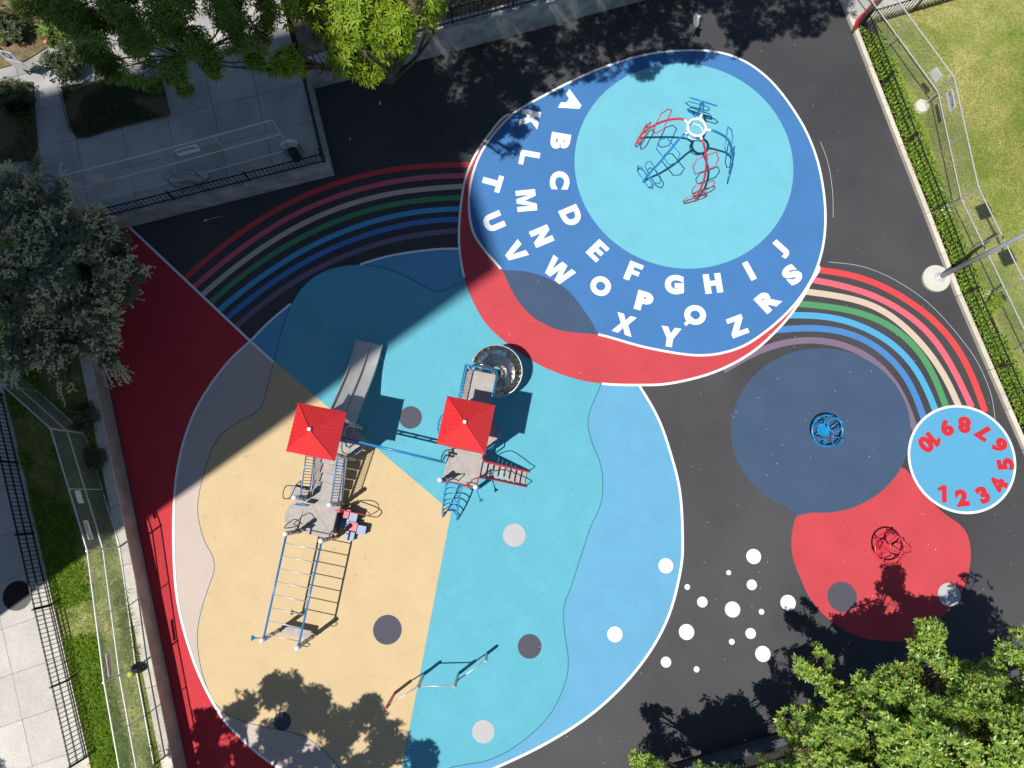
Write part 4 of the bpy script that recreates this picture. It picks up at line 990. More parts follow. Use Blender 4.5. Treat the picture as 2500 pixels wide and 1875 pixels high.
# ------------------------------------------------------------------ balance bars
bars = empty('pull_up_bars', v2(W(1085, 1650)), 'zigzag row of silver pull-up bars on four posts across the yellow and turquoise', 'exercise bars')
bp = [(v2(W(964, 1692)), 1.62, 'maroon'), (v2(W(1034.7, 1646.5)), 1.70, 'post'), (v2(W(1119.3, 1644.7)), 1.72, 'post'), (v2(W(1188.4, 1596)), 1.08, 'post')]
for p, h, mt in bp:
    m = MB(); m.lathe((p.x, p.y, 0), [(.05, -.02), (.05, h-.02), (.045, h+.02), (.02, h+.04), (.004, h+.042)], 14); o = m.build('post', M[mt], bars, True)
for (i, j, za_, zb_) in ((0, 1, 1.45, 1.5), (1, 2, 1.52, 1.52), (2, 3, .95, .95)):
    a, b = bp[i][0], bp[j][0]
    m = MB(); m.rod(Vector((a.x, a.y, za_)), Vector((b.x, b.y, zb_)), .022, 8); o = m.build('bar', M['galv'], bars, True)
    for q, z in ((a, za_), (b, zb_)):
        m = MB(); d2 = (b-a).normalized()*(.08 if q is a else -.08); m.rod(Vector((q.x, q.y, z)), Vector((q.x+d2.x, q.y+d2.y, z)), .034, 8); m.build('socket', M['galv'], o, True)

# ------------------------------------------------------------------ loop climber on the turquoise disc
zk = zoom(1500, 200, 5.53)
rc = Vector((6.50, 12.42, 0)); RZ = 2.45
clm = empty('loop_climber', rc, 'open climbing frame with white top ring and curved red and blue arms of wire loops', 'climbing frame')
m = MB(); m.tube([rc+Vector((.31*math.cos(t), .31*math.sin(t), RZ)) for t in [2*math.pi*k/32 for k in range(32)]], .048, 10, True); ring = m.build('top_ring', M['cap'], clm, True)
m = MB(); m.tube([rc+Vector((.29*math.cos(t), .29*math.sin(t), RZ-.30)) for t in [2*math.pi*k/32 for k in range(32)]], .02, 8, True); m.build('lower_ring', M['cap'], ring, True)
for k in range(10):
    t = 2*math.pi*k/10; p = rc+Vector((.30*math.cos(t), .30*math.sin(t), 0)); m = MB(); m.rod(p+UZ*(RZ-.30), p+UZ*RZ, .012, 6); m.build('spoke', M['cap'], ring, True)
arms = [((310, 785), 'tubered', 0.0), ((385, 1360), 'tubecyan', 0.1), ((1090, 1620), 'tubered', -0.1), ((1547, 1233), 'tubecyan', 0.0), ((1105, 455), 'tubecyan', 0.1)]
for ai, (pe, mt, tw) in enumerate(arms):
    g_ = v2(W(*zk(*pe))); dv_ = (g_-rc); ln = dv_.length; dv_.normalize(); sd_ = Vector((-dv_.y, dv_.x, 0))
    path = spline([rc+dv_*.33+UZ*RZ, rc+dv_*.62+UZ*(RZ+.03), rc+dv_*(ln*.62)+UZ*(RZ-.38)+sd_*.08, rc+dv_*(ln*.84)+UZ*(RZ*.52)+sd_*.08, rc+dv_*(ln*.95)+UZ*(RZ*.22), g_-UZ*.01], False, 6)
    m = MB(); m.tube(path[:5], .044, 8); arm = m.build('arm_socket', M['cap'], clm, True)
    m = MB(); m.tube(path[4:], .040, 8); arm = m.build('arm', M[mt], clm, True)
    # loops: bent hexagons crossing the arm, alternately long and short on each side
    spec = [(.46, .52, .46, .60), (.70, .36, .54, .46), (.88, .54, .40, .38)]
    for (t, wl_, wr_, hh) in spec:
        i = min(len(path)-2, int(t*(len(path)-1))); c = path[i]; tg = (path[i+1]-path[i-1]).normalized(); sdv_ = tg.cross(dv_).cross(tg); lat = tg.cross(UZ if abs(tg.z) < .95 else dv_).normalized()
        pts = [c-tg*hh*.5, c-tg*hh*.5+lat*wl_*.72, c-tg*hh*.05+lat*wl_, c+tg*hh*.5+lat*wl_*.80, c+tg*hh*.5, c+tg*hh*.5-lat*wr_*.72, c+tg*hh*.05-lat*wr_, c-tg*hh*.5-lat*wr_*.80]
        pts = [Vector((p.x, p.y, max(.02, p.z))) for p in pts]
        m = MB(); m.tube(pts, .021, 6, True); m.build('loop', M[mt], arm, True)

# ------------------------------------------------------------------ spinners
def spinner(label, c, mt, tilt):
    e = empty('basket_spinner', c, label, 'spinner', 'basket spinners')
    b = Vector((c.x, c.y, 0))
    m = MB(); m.lathe(b, [(.06, -.01), (.06, .18), (.03, .20)], 12); m.build('spindle', M[mt], e)
    m = MB(); m.lathe(b+UZ*.20, [(.03, 0), (.20, .0), (.23, .03), (.22, .035), (.18, .02), (.01, .015)], 24); s_ = m.build('seat', M[mt], e, True)
    TM = Matrix.Rotation(tilt, 3, 'Z') @ Matrix.Rotation(R(8), 3, 'X')
    q = lambda r_, a, z: b+TM @ Vector((r_*math.cos(a), r_*math.sin(a), z))
    m = MB(); m.tube([q(.54, 2*math.pi*k/40, .50) for k in range(40)], .032, 8, True); m.build('outer_ring', M[mt], e, True)
    for k in range(6):
        a = 2*math.pi*k/6; sp_ = spline([q(.20, a, .22), q(.38, a+.18, .26), q(.52, a+.28, .38), q(.54, a+.35, .50)], False, 4)
        m = MB(); m.tube(sp_, .022, 6); m.build('rib', M[mt], e, True)
    for k in range(4):
        a = 2*math.pi*k/4+.5; sp_ = spline([q(.54, a-.35, .50), q(.50, a-.25, .80), q(.42, a, .98), q(.50, a+.25, .80), q(.54, a+.35, .50)], False, 4)
        m = MB(); m.tube(sp_, .020, 6); m.build('back_hoop', M[mt], e, True)
    m = MB(); m.tube([b+Vector((.12+.24*math.cos(2*math.pi*k/28), .10+.24*math.sin(2*math.pi*k/28), .86)) for k in range(28)], .026, 7, True); o = m.build('hand_ring', M[mt], e, True)
    for k in range(3):
        a = 2*math.pi*k/3+.3; m = MB(); m.tube(spline([b+Vector((.12+.24*math.cos(a), .10+.24*math.sin(a), .86)), q(.47, a+.1, .70), q(.54, a+.2, .50)], False, 4), .013, 6); m.build('stay', M[mt], o, True)
    return e
spinner('blue basket spinner standing on the slate blue disc', v2(W(*z1(380, 555))), 'tubecyan', .3)
spinner('red basket spinner standing on the coral shape', v2(W(*z2(920, 305))), 'tubered', 1.1)

# ------------------------------------------------------------------ lamp pole, ball post
lb = v2(W(2290, 679)); e = empty('lamp_pole', lb, 'tall grey floodlight pole on a round pale concrete footing', 'lamp post')
fc = v2(W(2283, 681)); m = MB(); m.lathe((fc.x, fc.y, 0), [(.50, -.02), (.50, .09), (.48, .11), (.01, .112)], 44); m.build('footing', M['footing'], e)
m = MB(); m.lathe((lb.x, lb.y, .11), [(.20, 0), (.20, .03), (.13, .035), (.12, .12), (.10, .13), (.06, .14)], 8); o = m.build('base_plate', M['galv'], e)
PT = 6.9
m = MB(); m.lathe((lb.x, lb.y, .12), [(.085, 0), (.078, 3), (.065, PT)], 20); m.build('shaft', M['pole'], e, True)
ar = Vector((-.35, .94, 0)).normalized()
m = MB(); m.rod(lb-ar*.75+UZ*PT, lb+ar*.75+UZ*PT, .04, 8); arm_ = m.build('cross_arm', M['pole'], e)
for s in (-1, 1):
    m = MB(); m.box(lb+ar*.95*s+UZ*(PT+.05), (.45, .55, .25), R(20)); h_ = m.build('lamp_head', M['pole'], e)
    m = MB(); m.box(lb+ar*.95*s+UZ*(PT-.09), (.38, .48, .03), R(20)); m.build('lens', M['cap'], h_)
zs = zoom(1640, 0, 15.08)
bb0 = v2(W(*zs(715, 1345))); e = empty('ball_post', bb0, 'pale steel post with a rounded panel standing on the black ground at the top', 'post')
m = MB(); m.lathe((bb0.x, bb0.y, 0), [(.05, -.01), (.05, 1.18), (.03, 1.21)], 12); m.build('shaft', M['galv'], e, True)
q = Matrix.Rotation(R(100), 3, 'Z') @ Matrix.Rotation(R(90), 3, 'X'); m = MB(); m.lathe(bb0+UZ*.95+Vector((-.06, 0, 0)), [(.01, -.025), (.24, -.025), (.26, 0), (.24, .025), (.01, .025)], 24, q); m.build('panel', M['galv'], e)
# red tarp over the fence corner
tp0 = [W(*zt(*p), zz) for p, zz in [((385, 340), .15), ((470, 160), .75), ((620, 0), .95), ((760, -160), 1.0)]]
cl = spline(tp0, False, 6); vs_, fs_ = [], []
for i, p in enumerate(cl):
    w = .07+.22*min(1, i/8); s_ = Vector((.83, .55, 0))
    for k in range(7):
        u = (k-3)/3; vs_.append(p+s_*u*w+UZ*(-.35*w*abs(u)**1.5*2+.05*math.sin(i*1.7+k*2.1)))
for i in range(len(cl)-1):
    for k in range(6): fs_.append((i*7+k, i*7+k+1, (i+1)*7+k+1, (i+1)*7+k))
o = mesh_obj('tarp', vs_, fs_, M['tarp'], None, True); tag(o, 'crumpled red tarp hung over the fence corner at the top right', 'tarp')
md_ = o.modifiers.new('thick', 'SOLIDIFY'); md_.thickness = .01
#SECTION_TREES
# ------------------------------------------------------------------ foliage
RNG = np.random.default_rng(11)
def unit(v): return v/np.maximum(np.linalg.norm(v, axis=1, keepdims=True), 1e-9)
def leaf_mesh(name, pos, dr, up, ln, wd, mat, parent=None, fold=0.18, droop=0.0):
    """many two-facet leaves in one mesh"""
    n = len(pos); dr = unit(dr); sd_ = unit(np.cross(dr, up)); nu = np.cross(sd_, dr)
    ln = np.broadcast_to(np.asarray(ln, float), (n,))[:, None]; wd = np.broadcast_to(np.asarray(wd, float), (n,))[:, None]
    mid = pos+dr*ln*0.5
    tip = pos+dr*ln+np.array([0, 0, -1.0])*ln*droop
    v = np.stack([pos, mid+sd_*wd/2+nu*wd*fold, tip, mid-sd_*wd/2+nu*wd*fold], 1).reshape(-1, 3)
    b = np.arange(n)*4
    loops = np.stack([b, b+1, b+2, b, b+2, b+3], 1).ravel().astype(np.int32)
    me = bpy.data.meshes.new(name); me.vertices.add(n*4); me.vertices.foreach_set('co', v.ravel())
    me.loops.add(n*6); me.loops.foreach_set('vertex_index', loops)
    me.polygons.add(n*2); me.polygons.foreach_set('loop_start', np.arange(n*2, dtype=np.int32)*3); me.polygons.foreach_set('loop_total', np.full(n*2, 3, np.int32))
    me.update(calc_edges=True); me.materials.append(mat)
    return put(bpy.data.objects.new(name, me), parent)
def pnoise(p, f, seed):
    r_ = np.random.default_rng(seed); out = np.zeros(len(p))
    for k in range(5):
        d2 = r_.normal(size=3); d2 /= np.linalg.norm(d2); out += np.sin(p @ d2*f*(1+.35*k)+r_.uniform(0, 6.28))
    return out/5
def tips(lobes, n, seed, gap=-0.1, f=2.6, shell=0.45):
    """twig tips spread through a set of ellipsoids, with gaps"""
    r_ = np.random.default_rng(seed); vol = np.array([l[1]**2 for l in lobes]); pick = r_.choice(len(lobes), n, p=vol/vol.sum())
    c = np.array([tuple(l[0]) for l in lobes])[pick]; rad = np.array([l[1] for l in lobes])[pick]
    d2 = unit(r_.normal(size=(n, 3))); u = shell+(1-shell)*r_.random(n)**0.6
    flat = np.array([(l[2] if len(l) > 2 else 0.75) for l in lobes])[pick]
    off = d2*(u*rad)[:, None]; off[:, 2] *= flat
    p = c+off; keep_ = pnoise(p, f, seed+1) > gap
    p = p[keep_]; d2 = d2[keep_]
    out = unit(d2+np.array([0, 0, 0.55])+r_.normal(size=d2.shape)*.25)
    return p, out
def whorls(p, out, k, ln, spread=1.0, seed=0, lift=.35):
    """k leaves radiating round every tip"""
    r_ = np.random.default_rng(seed); n = len(p)
    a1 = unit(np.cross(out, r_.normal(size=(n, 3)))); a2 = np.cross(out, a1)
    P, Dr, U = [], [], []
    ph = r_.uniform(0, 6.28, n)
    for j in range(k):
        a = ph+2*np.pi*j/k+r_.normal(size=n)*.18
        dd = a1*np.cos(a)[:, None]+a2*np.sin(a)[:, None]
        lf = lift+r_.normal(size=n)*.18
        P.append(p+dd*.01); Dr.append(dd*spread+out*lf[:, None]); U.append(out)
    return np.concatenate(P), np.concatenate(Dr), np.concatenate(U)
def branches(e, base, lobes, r0, seed, tipset=None, ntw=0, mat=None):
    r_ = random.Random(seed); m = MB(); mat = mat or M['bark']
    top = sum((Vector(l[0]) for l in lobes), Vector())/len(lobes)
    fork = Vector(base).lerp(Vector((top.x, top.y, max(base[2]+.6, top.z*.55))), .75)
    m.tube(spline([Vector(base)-UZ*.05, Vector(base).lerp(fork, .5)+Vector((r_.uniform(-.1, .1), r_.uniform(-.1, .1), 0)), fork], False, 4), [r0*1.25, r0*1.05, r0, r0*.98, r0*.95, r0*.9, r0*.85, r0*.82, r0*.8], 10)
    for l in lobes:
        c = Vector(l[0]); mid = fork.lerp(c, .55)+Vector((r_.uniform(-.2, .2), r_.uniform(-.2, .2), -.1*l[1]))
        pts = spline([fork, mid, c], False, 5); k = len(pts)
        m.tube(pts, [r0*.55*(1-i/k*.75) for i in range(k)], 7)
        for _ in range(6):
            d3 = Vector((r_.gauss(0, 1), r_.gauss(0, 1), r_.gauss(.2, .6))).normalized(); q = pts[r_.randrange(k//2, k)]
            ee = c+d3*l[1]*.8; pp = spline([q, q.lerp(ee, .5)+Vector((0, 0, r_.uniform(-.1, .1))), ee], False, 3)
            m.tube(pp, [r0*.2*(1-i/len(pp)*.8) for i in range(len(pp))], 5)
    o = m.build('trunk', mat, e, True)
    if tipset is not None and ntw:
        p, out = tipset; idx = np.random.default_rng(seed).choice(len(p), min(ntw, len(p)), replace=False); m = MB()
        for i in idx:
            a = Vector(p[i]); b = a-Vector(out[i])*.45+Vector((0, 0, -.08)); m.tube([b, a], [.008, .004], 3, caps=False)
        m.build('twigs', mat, e)['kind'] = 'stuff'
    return o
def tree(name, label, base, lobes, n, seed, leaf, k, ln, wd, gap=-.1, f=2.6, r0=.14, lift=.35, droop=.0, shell=.45, ntw=400, group=None, fold=.18):
    e = empty(name, base, label, 'tree', group)
    ts = tips(lobes, n, seed, gap, f, shell)
    branches(e, base, lobes, r0, seed, ts, ntw)
    P_, Dr, U = whorls(ts[0], ts[1], k, ln, 1.0, seed+3, lift)
    r_ = np.random.default_rng(seed+5); sc_ = r_.uniform(.7, 1.2, len(P_))
    leaf_mesh('crown', P_, Dr, U+r_.normal(size=U.shape)*.15, ln*sc_, wd*sc_, leaf, e, fold, droop)
    return e
def A(x, y, z, r_, fl=.75): return (W(x, y, z), r_, fl)
def F(x, y, h, r_, fl=.75): return (from_shadow(x, y, h), r_, fl)

# bottom right: bright glossy tree
lob = [A(1985, 1620, 3.4, .55, .5), A(2060, 1690, 3.8, .75), A(2130, 1760, 4.2, .9), A(2265, 1560, 4.4, .55, .6), A(2285, 1650, 4.5, .75), A(2200, 1690, 4.4, .75), A(2350, 1650, 4.4, .40), A(2410, 1720, 5.2, .85), A(2500, 1595, 4.3, .7), A(2520, 1700, 4.6, 1.0), A(2120, 1700, 4.0, .65), A(2440, 1660, 4.4, .6), A(2300, 1735, 4.8, .85), A(2150, 1840, 4.6, 1.0), A(1950, 1775, 3.5, .6), A(2030, 1755, 3.8, .7), A(2230, 1740, 4.6, .8), A(2050, 1820, 4.0, .9), A(2220, 1820, 5.0, 1.2), A(2380, 1830, 5.6, 1.3), A(2560, 1850, 5.8, 1.5), A(1960, 1830, 3.4, .6), A(2150, 1920, 4.6, 1.3), A(2350, 1960, 5.2, 1.5)]
cxy = sum((l[0] for l in lob), Vector())/len(lob)
tree('leafy_tree', 'bright glossy green tree filling the bottom right corner', Vector((cxy.x+.4, cxy.y-.8, .2)), lob, 17500, 21, M['leaf_br'], 7, .145, .062, gap=-.14, f=3.4, r0=.12, lift=.5, shell=.35, ntw=900, group='trees around the playground')
lob = [A(1565, 1855, 2.6, .30, .6), A(1600, 1900, 2.8, .45), F(1600, 1830, 3.4, .5), F(1680, 1800, 3.8, .6), F(1760, 1810, 4.0, .7), F(1850, 1790, 4.0, .7), F(1760, 1880, 3.6, .8), F(1900, 1760, 4.4, .6), A(1720, 1960, 3.6, 1.0), A(1850, 1950, 4.0, 1.1), F(1880, 1690, 4.6, .45), F(1970, 1620, 4.4, .55), A(1830, 1960, 3.2, .35)]
cxy = sum((l[0] for l in lob), Vector())/len(lob)
tree('leafy_tree', 'smaller green tree whose few tips show at the bottom edge left of the bright tree', Vector((cxy.x, cxy.y-.6, .2)), lob, 5200, 22, M['leaf_br'], 7, .15, .064, gap=-.14, f=3.2, r0=.10, lift=.45, shell=.2, ntw=300, group='trees around the playground')
# top: lime tree in the sun
lob = [A(720, 20, 8.0, .6), A(790, 60, 8.2, .75), A(880, 40, 8.6, .9), A(860, 130, 7.8, .6), A(960, 70, 8.2, .7), A(1020, 30, 8.0, .55), A(900, 170, 7.4, .38, .6), A(800, 0, 8.8, .9), A(950, -60, 8.8, 1.0), A(1040, -20, 8.0, .7), A(700, -70, 8.6, .9), A(690, 150, 6.2, .45), A(740, 140, 6.6, .5), A(790, 165, 6.6, .4), A(1060, 80, 7.6, .28), A(930, 115, 8.0, .5), A(985, 95, 7.8, .42), A(905, 120, 8.2, .5), A(1000, 60, 8.2, .5), A(935, 110, 9.7, .30), A(890, 125, 9.8, .32), A(985, 45, 9.4, .34), A(1030, 5, 9.0, .4)]
cxy = W(930, -140, 5); tree('leafy_tree', 'lime green tree in full sun hanging over the top wall', Vector((cxy.x, cxy.y, NH)), lob, 4200, 31, M['leaf_a'], 8, .19, .05, gap=-.08, f=2.6, r0=.16, lift=.35, droop=.25, shell=.25, ntw=500, group='trees around the playground')
# top right of it: tree above the frame, seen by its dappled shade
tr_rng = np.random.default_rng(5); nn_t = 15000
sx_ = tr_rng.uniform(985, 2085, nn_t); sy_ = tr_rng.uniform(-90, 240, nn_t)
edge = np.interp(sx_, [985, 1100, 1300, 1420, 1560, 1750, 1900, 2085], [245, 240, 225, 195, 165, 130, 95, 60])
wob = pnoise(np.column_stack([sx_/66, sy_/66, sx_*0]), 1.7, 77)*46
ok_ = sy_ < edge+wob
sx_, sy_ = sx_[ok_], sy_[ok_]
hh_ = tr_rng.uniform(9.0, 11.2, len(sx_))
p3 = np.array([tuple(from_shadow(a, b, c)) for a, b, c in zip(sx_, sy_, hh_)])
q2 = np.column_stack([sx_/66, sy_/66, hh_*.35])
thr = .55*pnoise(q2, 1.5, 78)+.6*pnoise(q2, 4.2, 79)+tr_rng.normal(size=len(q2))*.10
kp = thr > -.07
p3 = p3[kp]; o3 = unit(tr_rng.normal(size=p3.shape)*.5+np.array([0, 0, 1.0]))
tb_ = Vector((4.0, 24.5, NH))
e = empty('leafy_tree', tb_, 'tall tree just beyond the top edge whose dappled shade falls on the black ground', 'tree', 'trees around the playground')
lob = [F(x_, y_, 10, .6) for x_, y_ in ((1100, 120), (1280, 90), (1450, 40), (1640, 20), (1850, 10))]
branches(e, tb_, lob, .09, 32, (p3, o3), 500)
P_, Dr, U = whorls(p3, o3, 8, .17, 1, 9, .25)
leaf_mesh('crown', P_, Dr, U, .17*tr_rng.uniform(.7, 1.2, len(P_)), .055, M['leaf_a'], e, .15, .2)
# lower left, beyond the frame
lob = [F(590, 1725, 7.5, .55), F(690, 1690, 7.8, .75), F(760, 1730, 8, .8), F(690, 1800, 7.6, .8), F(830, 1790, 8, .8), F(900, 1740, 7.6, .55), F(950, 1810, 7.5, .7), F(1030, 1850, 7.2, .55), F(560, 1800, 7.2, .5), F(500, 1770, 7, .55), F(520, 1850, 7, .6), F(620, 1870, 7.5, .7), F(760, 1890, 8, 1.0), F(900, 1900, 7.8, 1.0), F(1040, 1930, 7, .7)]
tree('leafy_tree', 'tree below the bottom edge whose shade falls on the yellow ground', Vector((-10.2, -13.5, 0)), lob, 7000, 33, M['leaf_br'], 7, .17, .08, gap=-.10, f=3.2, r0=.13, lift=.4, shell=.1, ntw=200, group='trees around the playground')
lob = [F(0, 1850, 8, .9), F(40, 1890, 8, .9), F(-60, 1880, 8.5, 1.2)]
tree('leafy_tree', 'tree below the lower left corner shading the end of the pavement', Vector((-19.5, -13, TERR)), lob, 900, 34, M['leaf_br'], 7, .16, .075, gap=-.2, f=2.3, r0=.2, lift=.4, shell=.1, ntw=50, group='trees around the playground')

# top left: fine-leaved tree in the shade, drooping sprays
lob = [A(170, 30, 5.5, .8), A(250, 60, 5.5, .8), A(230, 150, 4.8, .6), A(330, 90, 5.8, .55), A(400, 60, 6.0, .6), A(480, 110, 5.8, .55), A(560, 90, 6.0, .6), A(640, 90, 5.6, .5), A(620, 150, 5.2, .35), A(520, 160, 5.4, .4), A(430, 170, 5.0, .5), A(340, 170, 4.8, .55), A(270, 170, 4.6, .5), A(370, 225, 4.4, .25, .5), A(450, 215, 4.6, .25, .5), A(650, 30, 5.4, .45), A(560, 10, 6.2, .7), A(420, -30, 6.4, 1.0), A(300, -10, 6.0, .9), A(90, -20, 5.5, .9), A(670, 170, 4.8, .28)]
e = tree('feathery_tree', 'dark feathery tree in the shade over the plaza at the top left', W(330, -60, PL), lob, 11500, 41, M['leaf_c'], 6, .17, .045, gap=-.05, f=3.6, r0=.07, lift=.25, droop=.2, shell=.2, ntw=900, group='trees around the playground')
# left: blossoming tree
def blossom_tree(label, base, lobes, n, seed):
    e = empty('blossoming_tree', base, label, 'tree', 'trees around the playground')
    ts = tips(lobes, n, seed, -.42, 2.6, .3); branches(e, base, lobes, .07, seed, ts, 900)
    P_, Dr, U = whorls(ts[0], ts[1], 6, .08, 1, seed, .3); r_ = np.random.default_rng(seed)
    leaf_mesh('crown', P_, Dr, U, .085*r_.uniform(.7, 1.3, len(P_)), .036, M['leaf_silver'], e)
    # blossom sprays: curved wands set with petal clusters
    sel = r_.choice(len(ts[0]), int(len(ts[0])*.30), replace=False); p = ts[0][sel]; o = ts[1][sel]
    Pp, Dd, Uu = [], [], []
    hd = unit(o*np.array([1, 1, .25])+r_.normal(size=o.shape)*.3)
    cl = pnoise(p, 4.0, seed+9) > -.08
    p, hd = p[cl], hd[cl]
    for j in range(7):
        q = p+hd*(j*.05)+np.array([0, 0, .05-.003*j*j])+r_.normal(size=p.shape)*.028
        for k in range(7):
            dd = unit(r_.normal(size=p.shape)+np.array([0, 0, .5])); Pp.append(q); Dd.append(dd); Uu.append(unit(r_.normal(size=p.shape)+np.array([0, 0, 1.2])))
    # long wands reaching beyond the crown
    cen = ts[0].mean(0); rad_ = np.linalg.norm((ts[0]-cen)[:, :2], axis=1); far = np.argsort(rad_)[-700:]; far = r_.choice(far, 90, replace=False)
    fp = ts[0][far]; fd = unit((fp-cen)*np.array([1, 1, .15])+r_.normal(size=fp.shape)*.5)
    for j in range(17):
        q = fp+fd*(j*.042)+np.array([0, 0, .006*j-.0011*j*j])+r_.normal(size=fp.shape)*.014
        for k in range(4):
            Pp.append(q); Dd.append(unit(r_.normal(size=fp.shape)+np.array([0, 0, .5]))); Uu.append(unit(r_.normal(size=fp.shape)+np.array([0, 0, 1.2])))
    Pp, Dd, Uu = np.concatenate(Pp), np.concatenate(Dd), np.concatenate(Uu)
    leaf_mesh('blossom', Pp, Dd, Uu, .042*r_.uniform(.8, 1.4, len(Pp)), .042, M['flower'], e)
    return e
lob = [A(170, 660, 3.6, 1.0), A(80, 600, 3.6, .9), A(60, 740, 3.4, .9), A(200, 760, 3.2, .8), A(120, 480, 3.4, .7), A(20, 470, 3.4, .7), A(230, 560, 3.2, .65), A(270, 640, 3.0, .6), A(300, 710, 2.7, .5), A(240, 830, 2.7, .5), A(130, 850, 2.9, .65), A(40, 860, 2.9, .6), A(330, 670, 2.6, .35), A(290, 590, 2.8, .4), A(265, 880, 2.4, .3), A(170, 920, 2.5, .35), A(20, 680, 3.9, 1.0), A(160, 560, 3.8, .8), A(110, 690, 3.7, 1.0), A(240, 700, 3.1, .7), A(200, 640, 3.3, .8), A(90, 800, 3.1, .8), A(180, 830, 2.9, .6), A(50, 530, 3.5, .8), A(250, 780, 2.8, .5), A(300, 640, 2.8, .45)]
blossom_tree('white blossoming tree leaning over the wall at the left', W(110, 720, TERR), lob, 17000, 51)

# ------------------------------------------------------------------ low planting
def scatter(poly, n, seed):
    r_ = np.random.default_rng(seed); xs = [p.x for p in poly]; ys = [p.y for p in poly]; out = []
    tr = tess(poly); P2 = np.array([(p.x, p.y) for p in poly]); T = np.array(tr)
    a, b, c = P2[T[:, 0]], P2[T[:, 1]], P2[T[:, 2]]
    ar = np.abs((b[:, 0]-a[:, 0])*(c[:, 1]-a[:, 1])-(b[:, 1]-a[:, 1])*(c[:, 0]-a[:, 0])); k = r_.choice(len(T), n, p=ar/ar.sum())
    u, v = r_.random(n), r_.random(n); fl = u+v > 1; u[fl], v[fl] = 1-u[fl], 1-v[fl]
    return a[k]+(b[k]-a[k])*u[:, None]+(c[k]-a[k])*v[:, None]
def blades(name, poly, n, z, ln, wd, mat, seed, thr=None, f=1.5, lean=.5):
    xy = scatter(poly, n, seed); p = np.column_stack([xy, np.full(n, z)]); r_ = np.random.default_rng(seed+1)
    if thr is not None: p = p[pnoise(p, f, seed+2) > thr]
    d2 = unit(np.column_stack([r_.normal(size=(len(p), 2))*lean, np.ones(len(p))]))
    o = leaf_mesh(name, p, d2, unit(r_.normal(size=d2.shape)), ln*r_.uniform(.5, 1.3, len(p)), wd, mat, None, .05, .15)
    return tag(o, kind='stuff')
strip = [bt0-wdir*0, bt1, K1, K0]
def band(pts, d0, d1): return offs(pts, d0)+list(reversed(offs(pts, d1)))
# leafy ground cover between kerb and lawn
gcp = band(kc[1:9], .2, .95); n = 15000
xy = scatter(gcp, n, 61); p = np.column_stack([xy, RNG.uniform(.14, .34, n)]); p = p[pnoise(p, 1.6, 5) > -.45]
d2 = unit(np.column_stack([RNG.normal(size=(len(p), 2)), RNG.uniform(-.1, .7, len(p))]))
o = leaf_mesh('ground_cover', p, d2, unit(RNG.normal(size=d2.shape)*.3+np.array([0, 0, 1])), RNG.uniform(.07, .15, len(p)), .055, M['leaf_g']); tag(o, 'bright leafy ground cover under the fence beside the lawn', None, None, 'stuff')
# turf strip on the left: long grass by the kerb, thinner in the middle
lush = [K0-kn*.05, K1-kn*.05, K1-kn*1.15, K0-kn*1.15]
blades('long_grass', lush, 30000, TERR, .26, .024, M['leaf_lush'], 71, -.3, 1.3, 1.1)
blades('short_grass', strip, 42000, TERR, .11, .014, M['leaf_straw'], 72, None, 1.5, .8)
near = [bt0-wnor*.02, bt1-wnor*.02, bt1+wnor*.45, bt0+wnor*.45]
blades('wall_weeds', near, 9000, TERR, .26, .020, M['leaf_grass'], 73, -.05, 2.2, .9)
# lawn on the right
lawn_v = [p for p in offs(kc[:8], .95)]+[W(2620, 1100), W(2620, -60)]
blades('lawn_grass', lawn_v, 70000, .10, .06, .013, M['leaf_straw'], 74, -.02, .75, 1.0)
blades('lawn_tufts', lawn_v, 60000, .10, .08, .014, M['leaf_grass'], 75, .06, .6, 1.0)
for k_, b_ in enumerate((bed, bed2)): blades('bed_grass', b_, 9000 if k_ == 0 else 4000, PL+.02, .12, .016, M['leaf_d'], 76+k_, -.3, 2.0, .9)
def shrub(label, c, r_, n, seed, mat, ln, wd, flat=.7, name='shrub', k=7, cat='shrub'):
    e = empty(name, (c.x, c.y, c.z-r_*flat*.9), label, cat, 'garden shrubs')
    lobes = [(c+Vector((random.uniform(-.4, .4)*r_, random.uniform(-.4, .4)*r_, random.uniform(-.2, .2)*r_)), r_*.62, flat) for _ in range(5)]
    ts = tips(lobes, n, seed, -.3, 3.0, .3); P_, Dr, U = whorls(ts[0], ts[1], k, ln, 1, seed, .35)
    leaf_mesh('leaves', P_, Dr, U, ln*np.random.default_rng(seed).uniform(.7, 1.2, len(P_)), wd, mat, e)
    m = MB()
    for _ in range(6): q = c+Vector((random.uniform(-.5, .5)*r_, random.uniform(-.5, .5)*r_, 0)); m.tube([(c.x, c.y, c.z-r_*flat*.95), (q.x, q.y, q.z)], [.025, .01], 5)
    m.build('stems', M['bark'], e); return e
shrub('rhododendron with glossy leaves and a few pink flowers at the top left', W(140, 65, 1.6), .85, 420, 81, M['leaf_r'], .17, .055)
rh = [W(*q, 2.15) for q in [(141, 33), (153, 32), (112, 103)]]
m = MB()
for i, q in enumerate(rh): m.lathe(q, [(.01, -.04), (.08, -.01), (.07, .05), (.01, .07)], 7)
o = m.build('flower_heads', plain('pink_flower', (.75, .18, .16), rough=.6)); tag(o, 'pink flower heads on the rhododendron', 'flowers')
shrub('dark shrub in the shade left of the plaza path', W(25, 60, 1.4), .7, 380, 82, M['leaf_d'], .13, .05)
shrub('dark shrub under the feathery tree beside the path', W(150, 150, 1.5), .95, 500, 83, M['leaf_d'], .14, .05)
shrub('dark low shrub at the left edge behind the notice', W(20, 250, 1.3), .9, 500, 84, M['leaf_d'], .13, .05)
shrub('fresh green bush against the lawn fence below the lamp pole', W(2422, 730, .45), .42, 330, 85, M['leaf_g'], .12, .05)
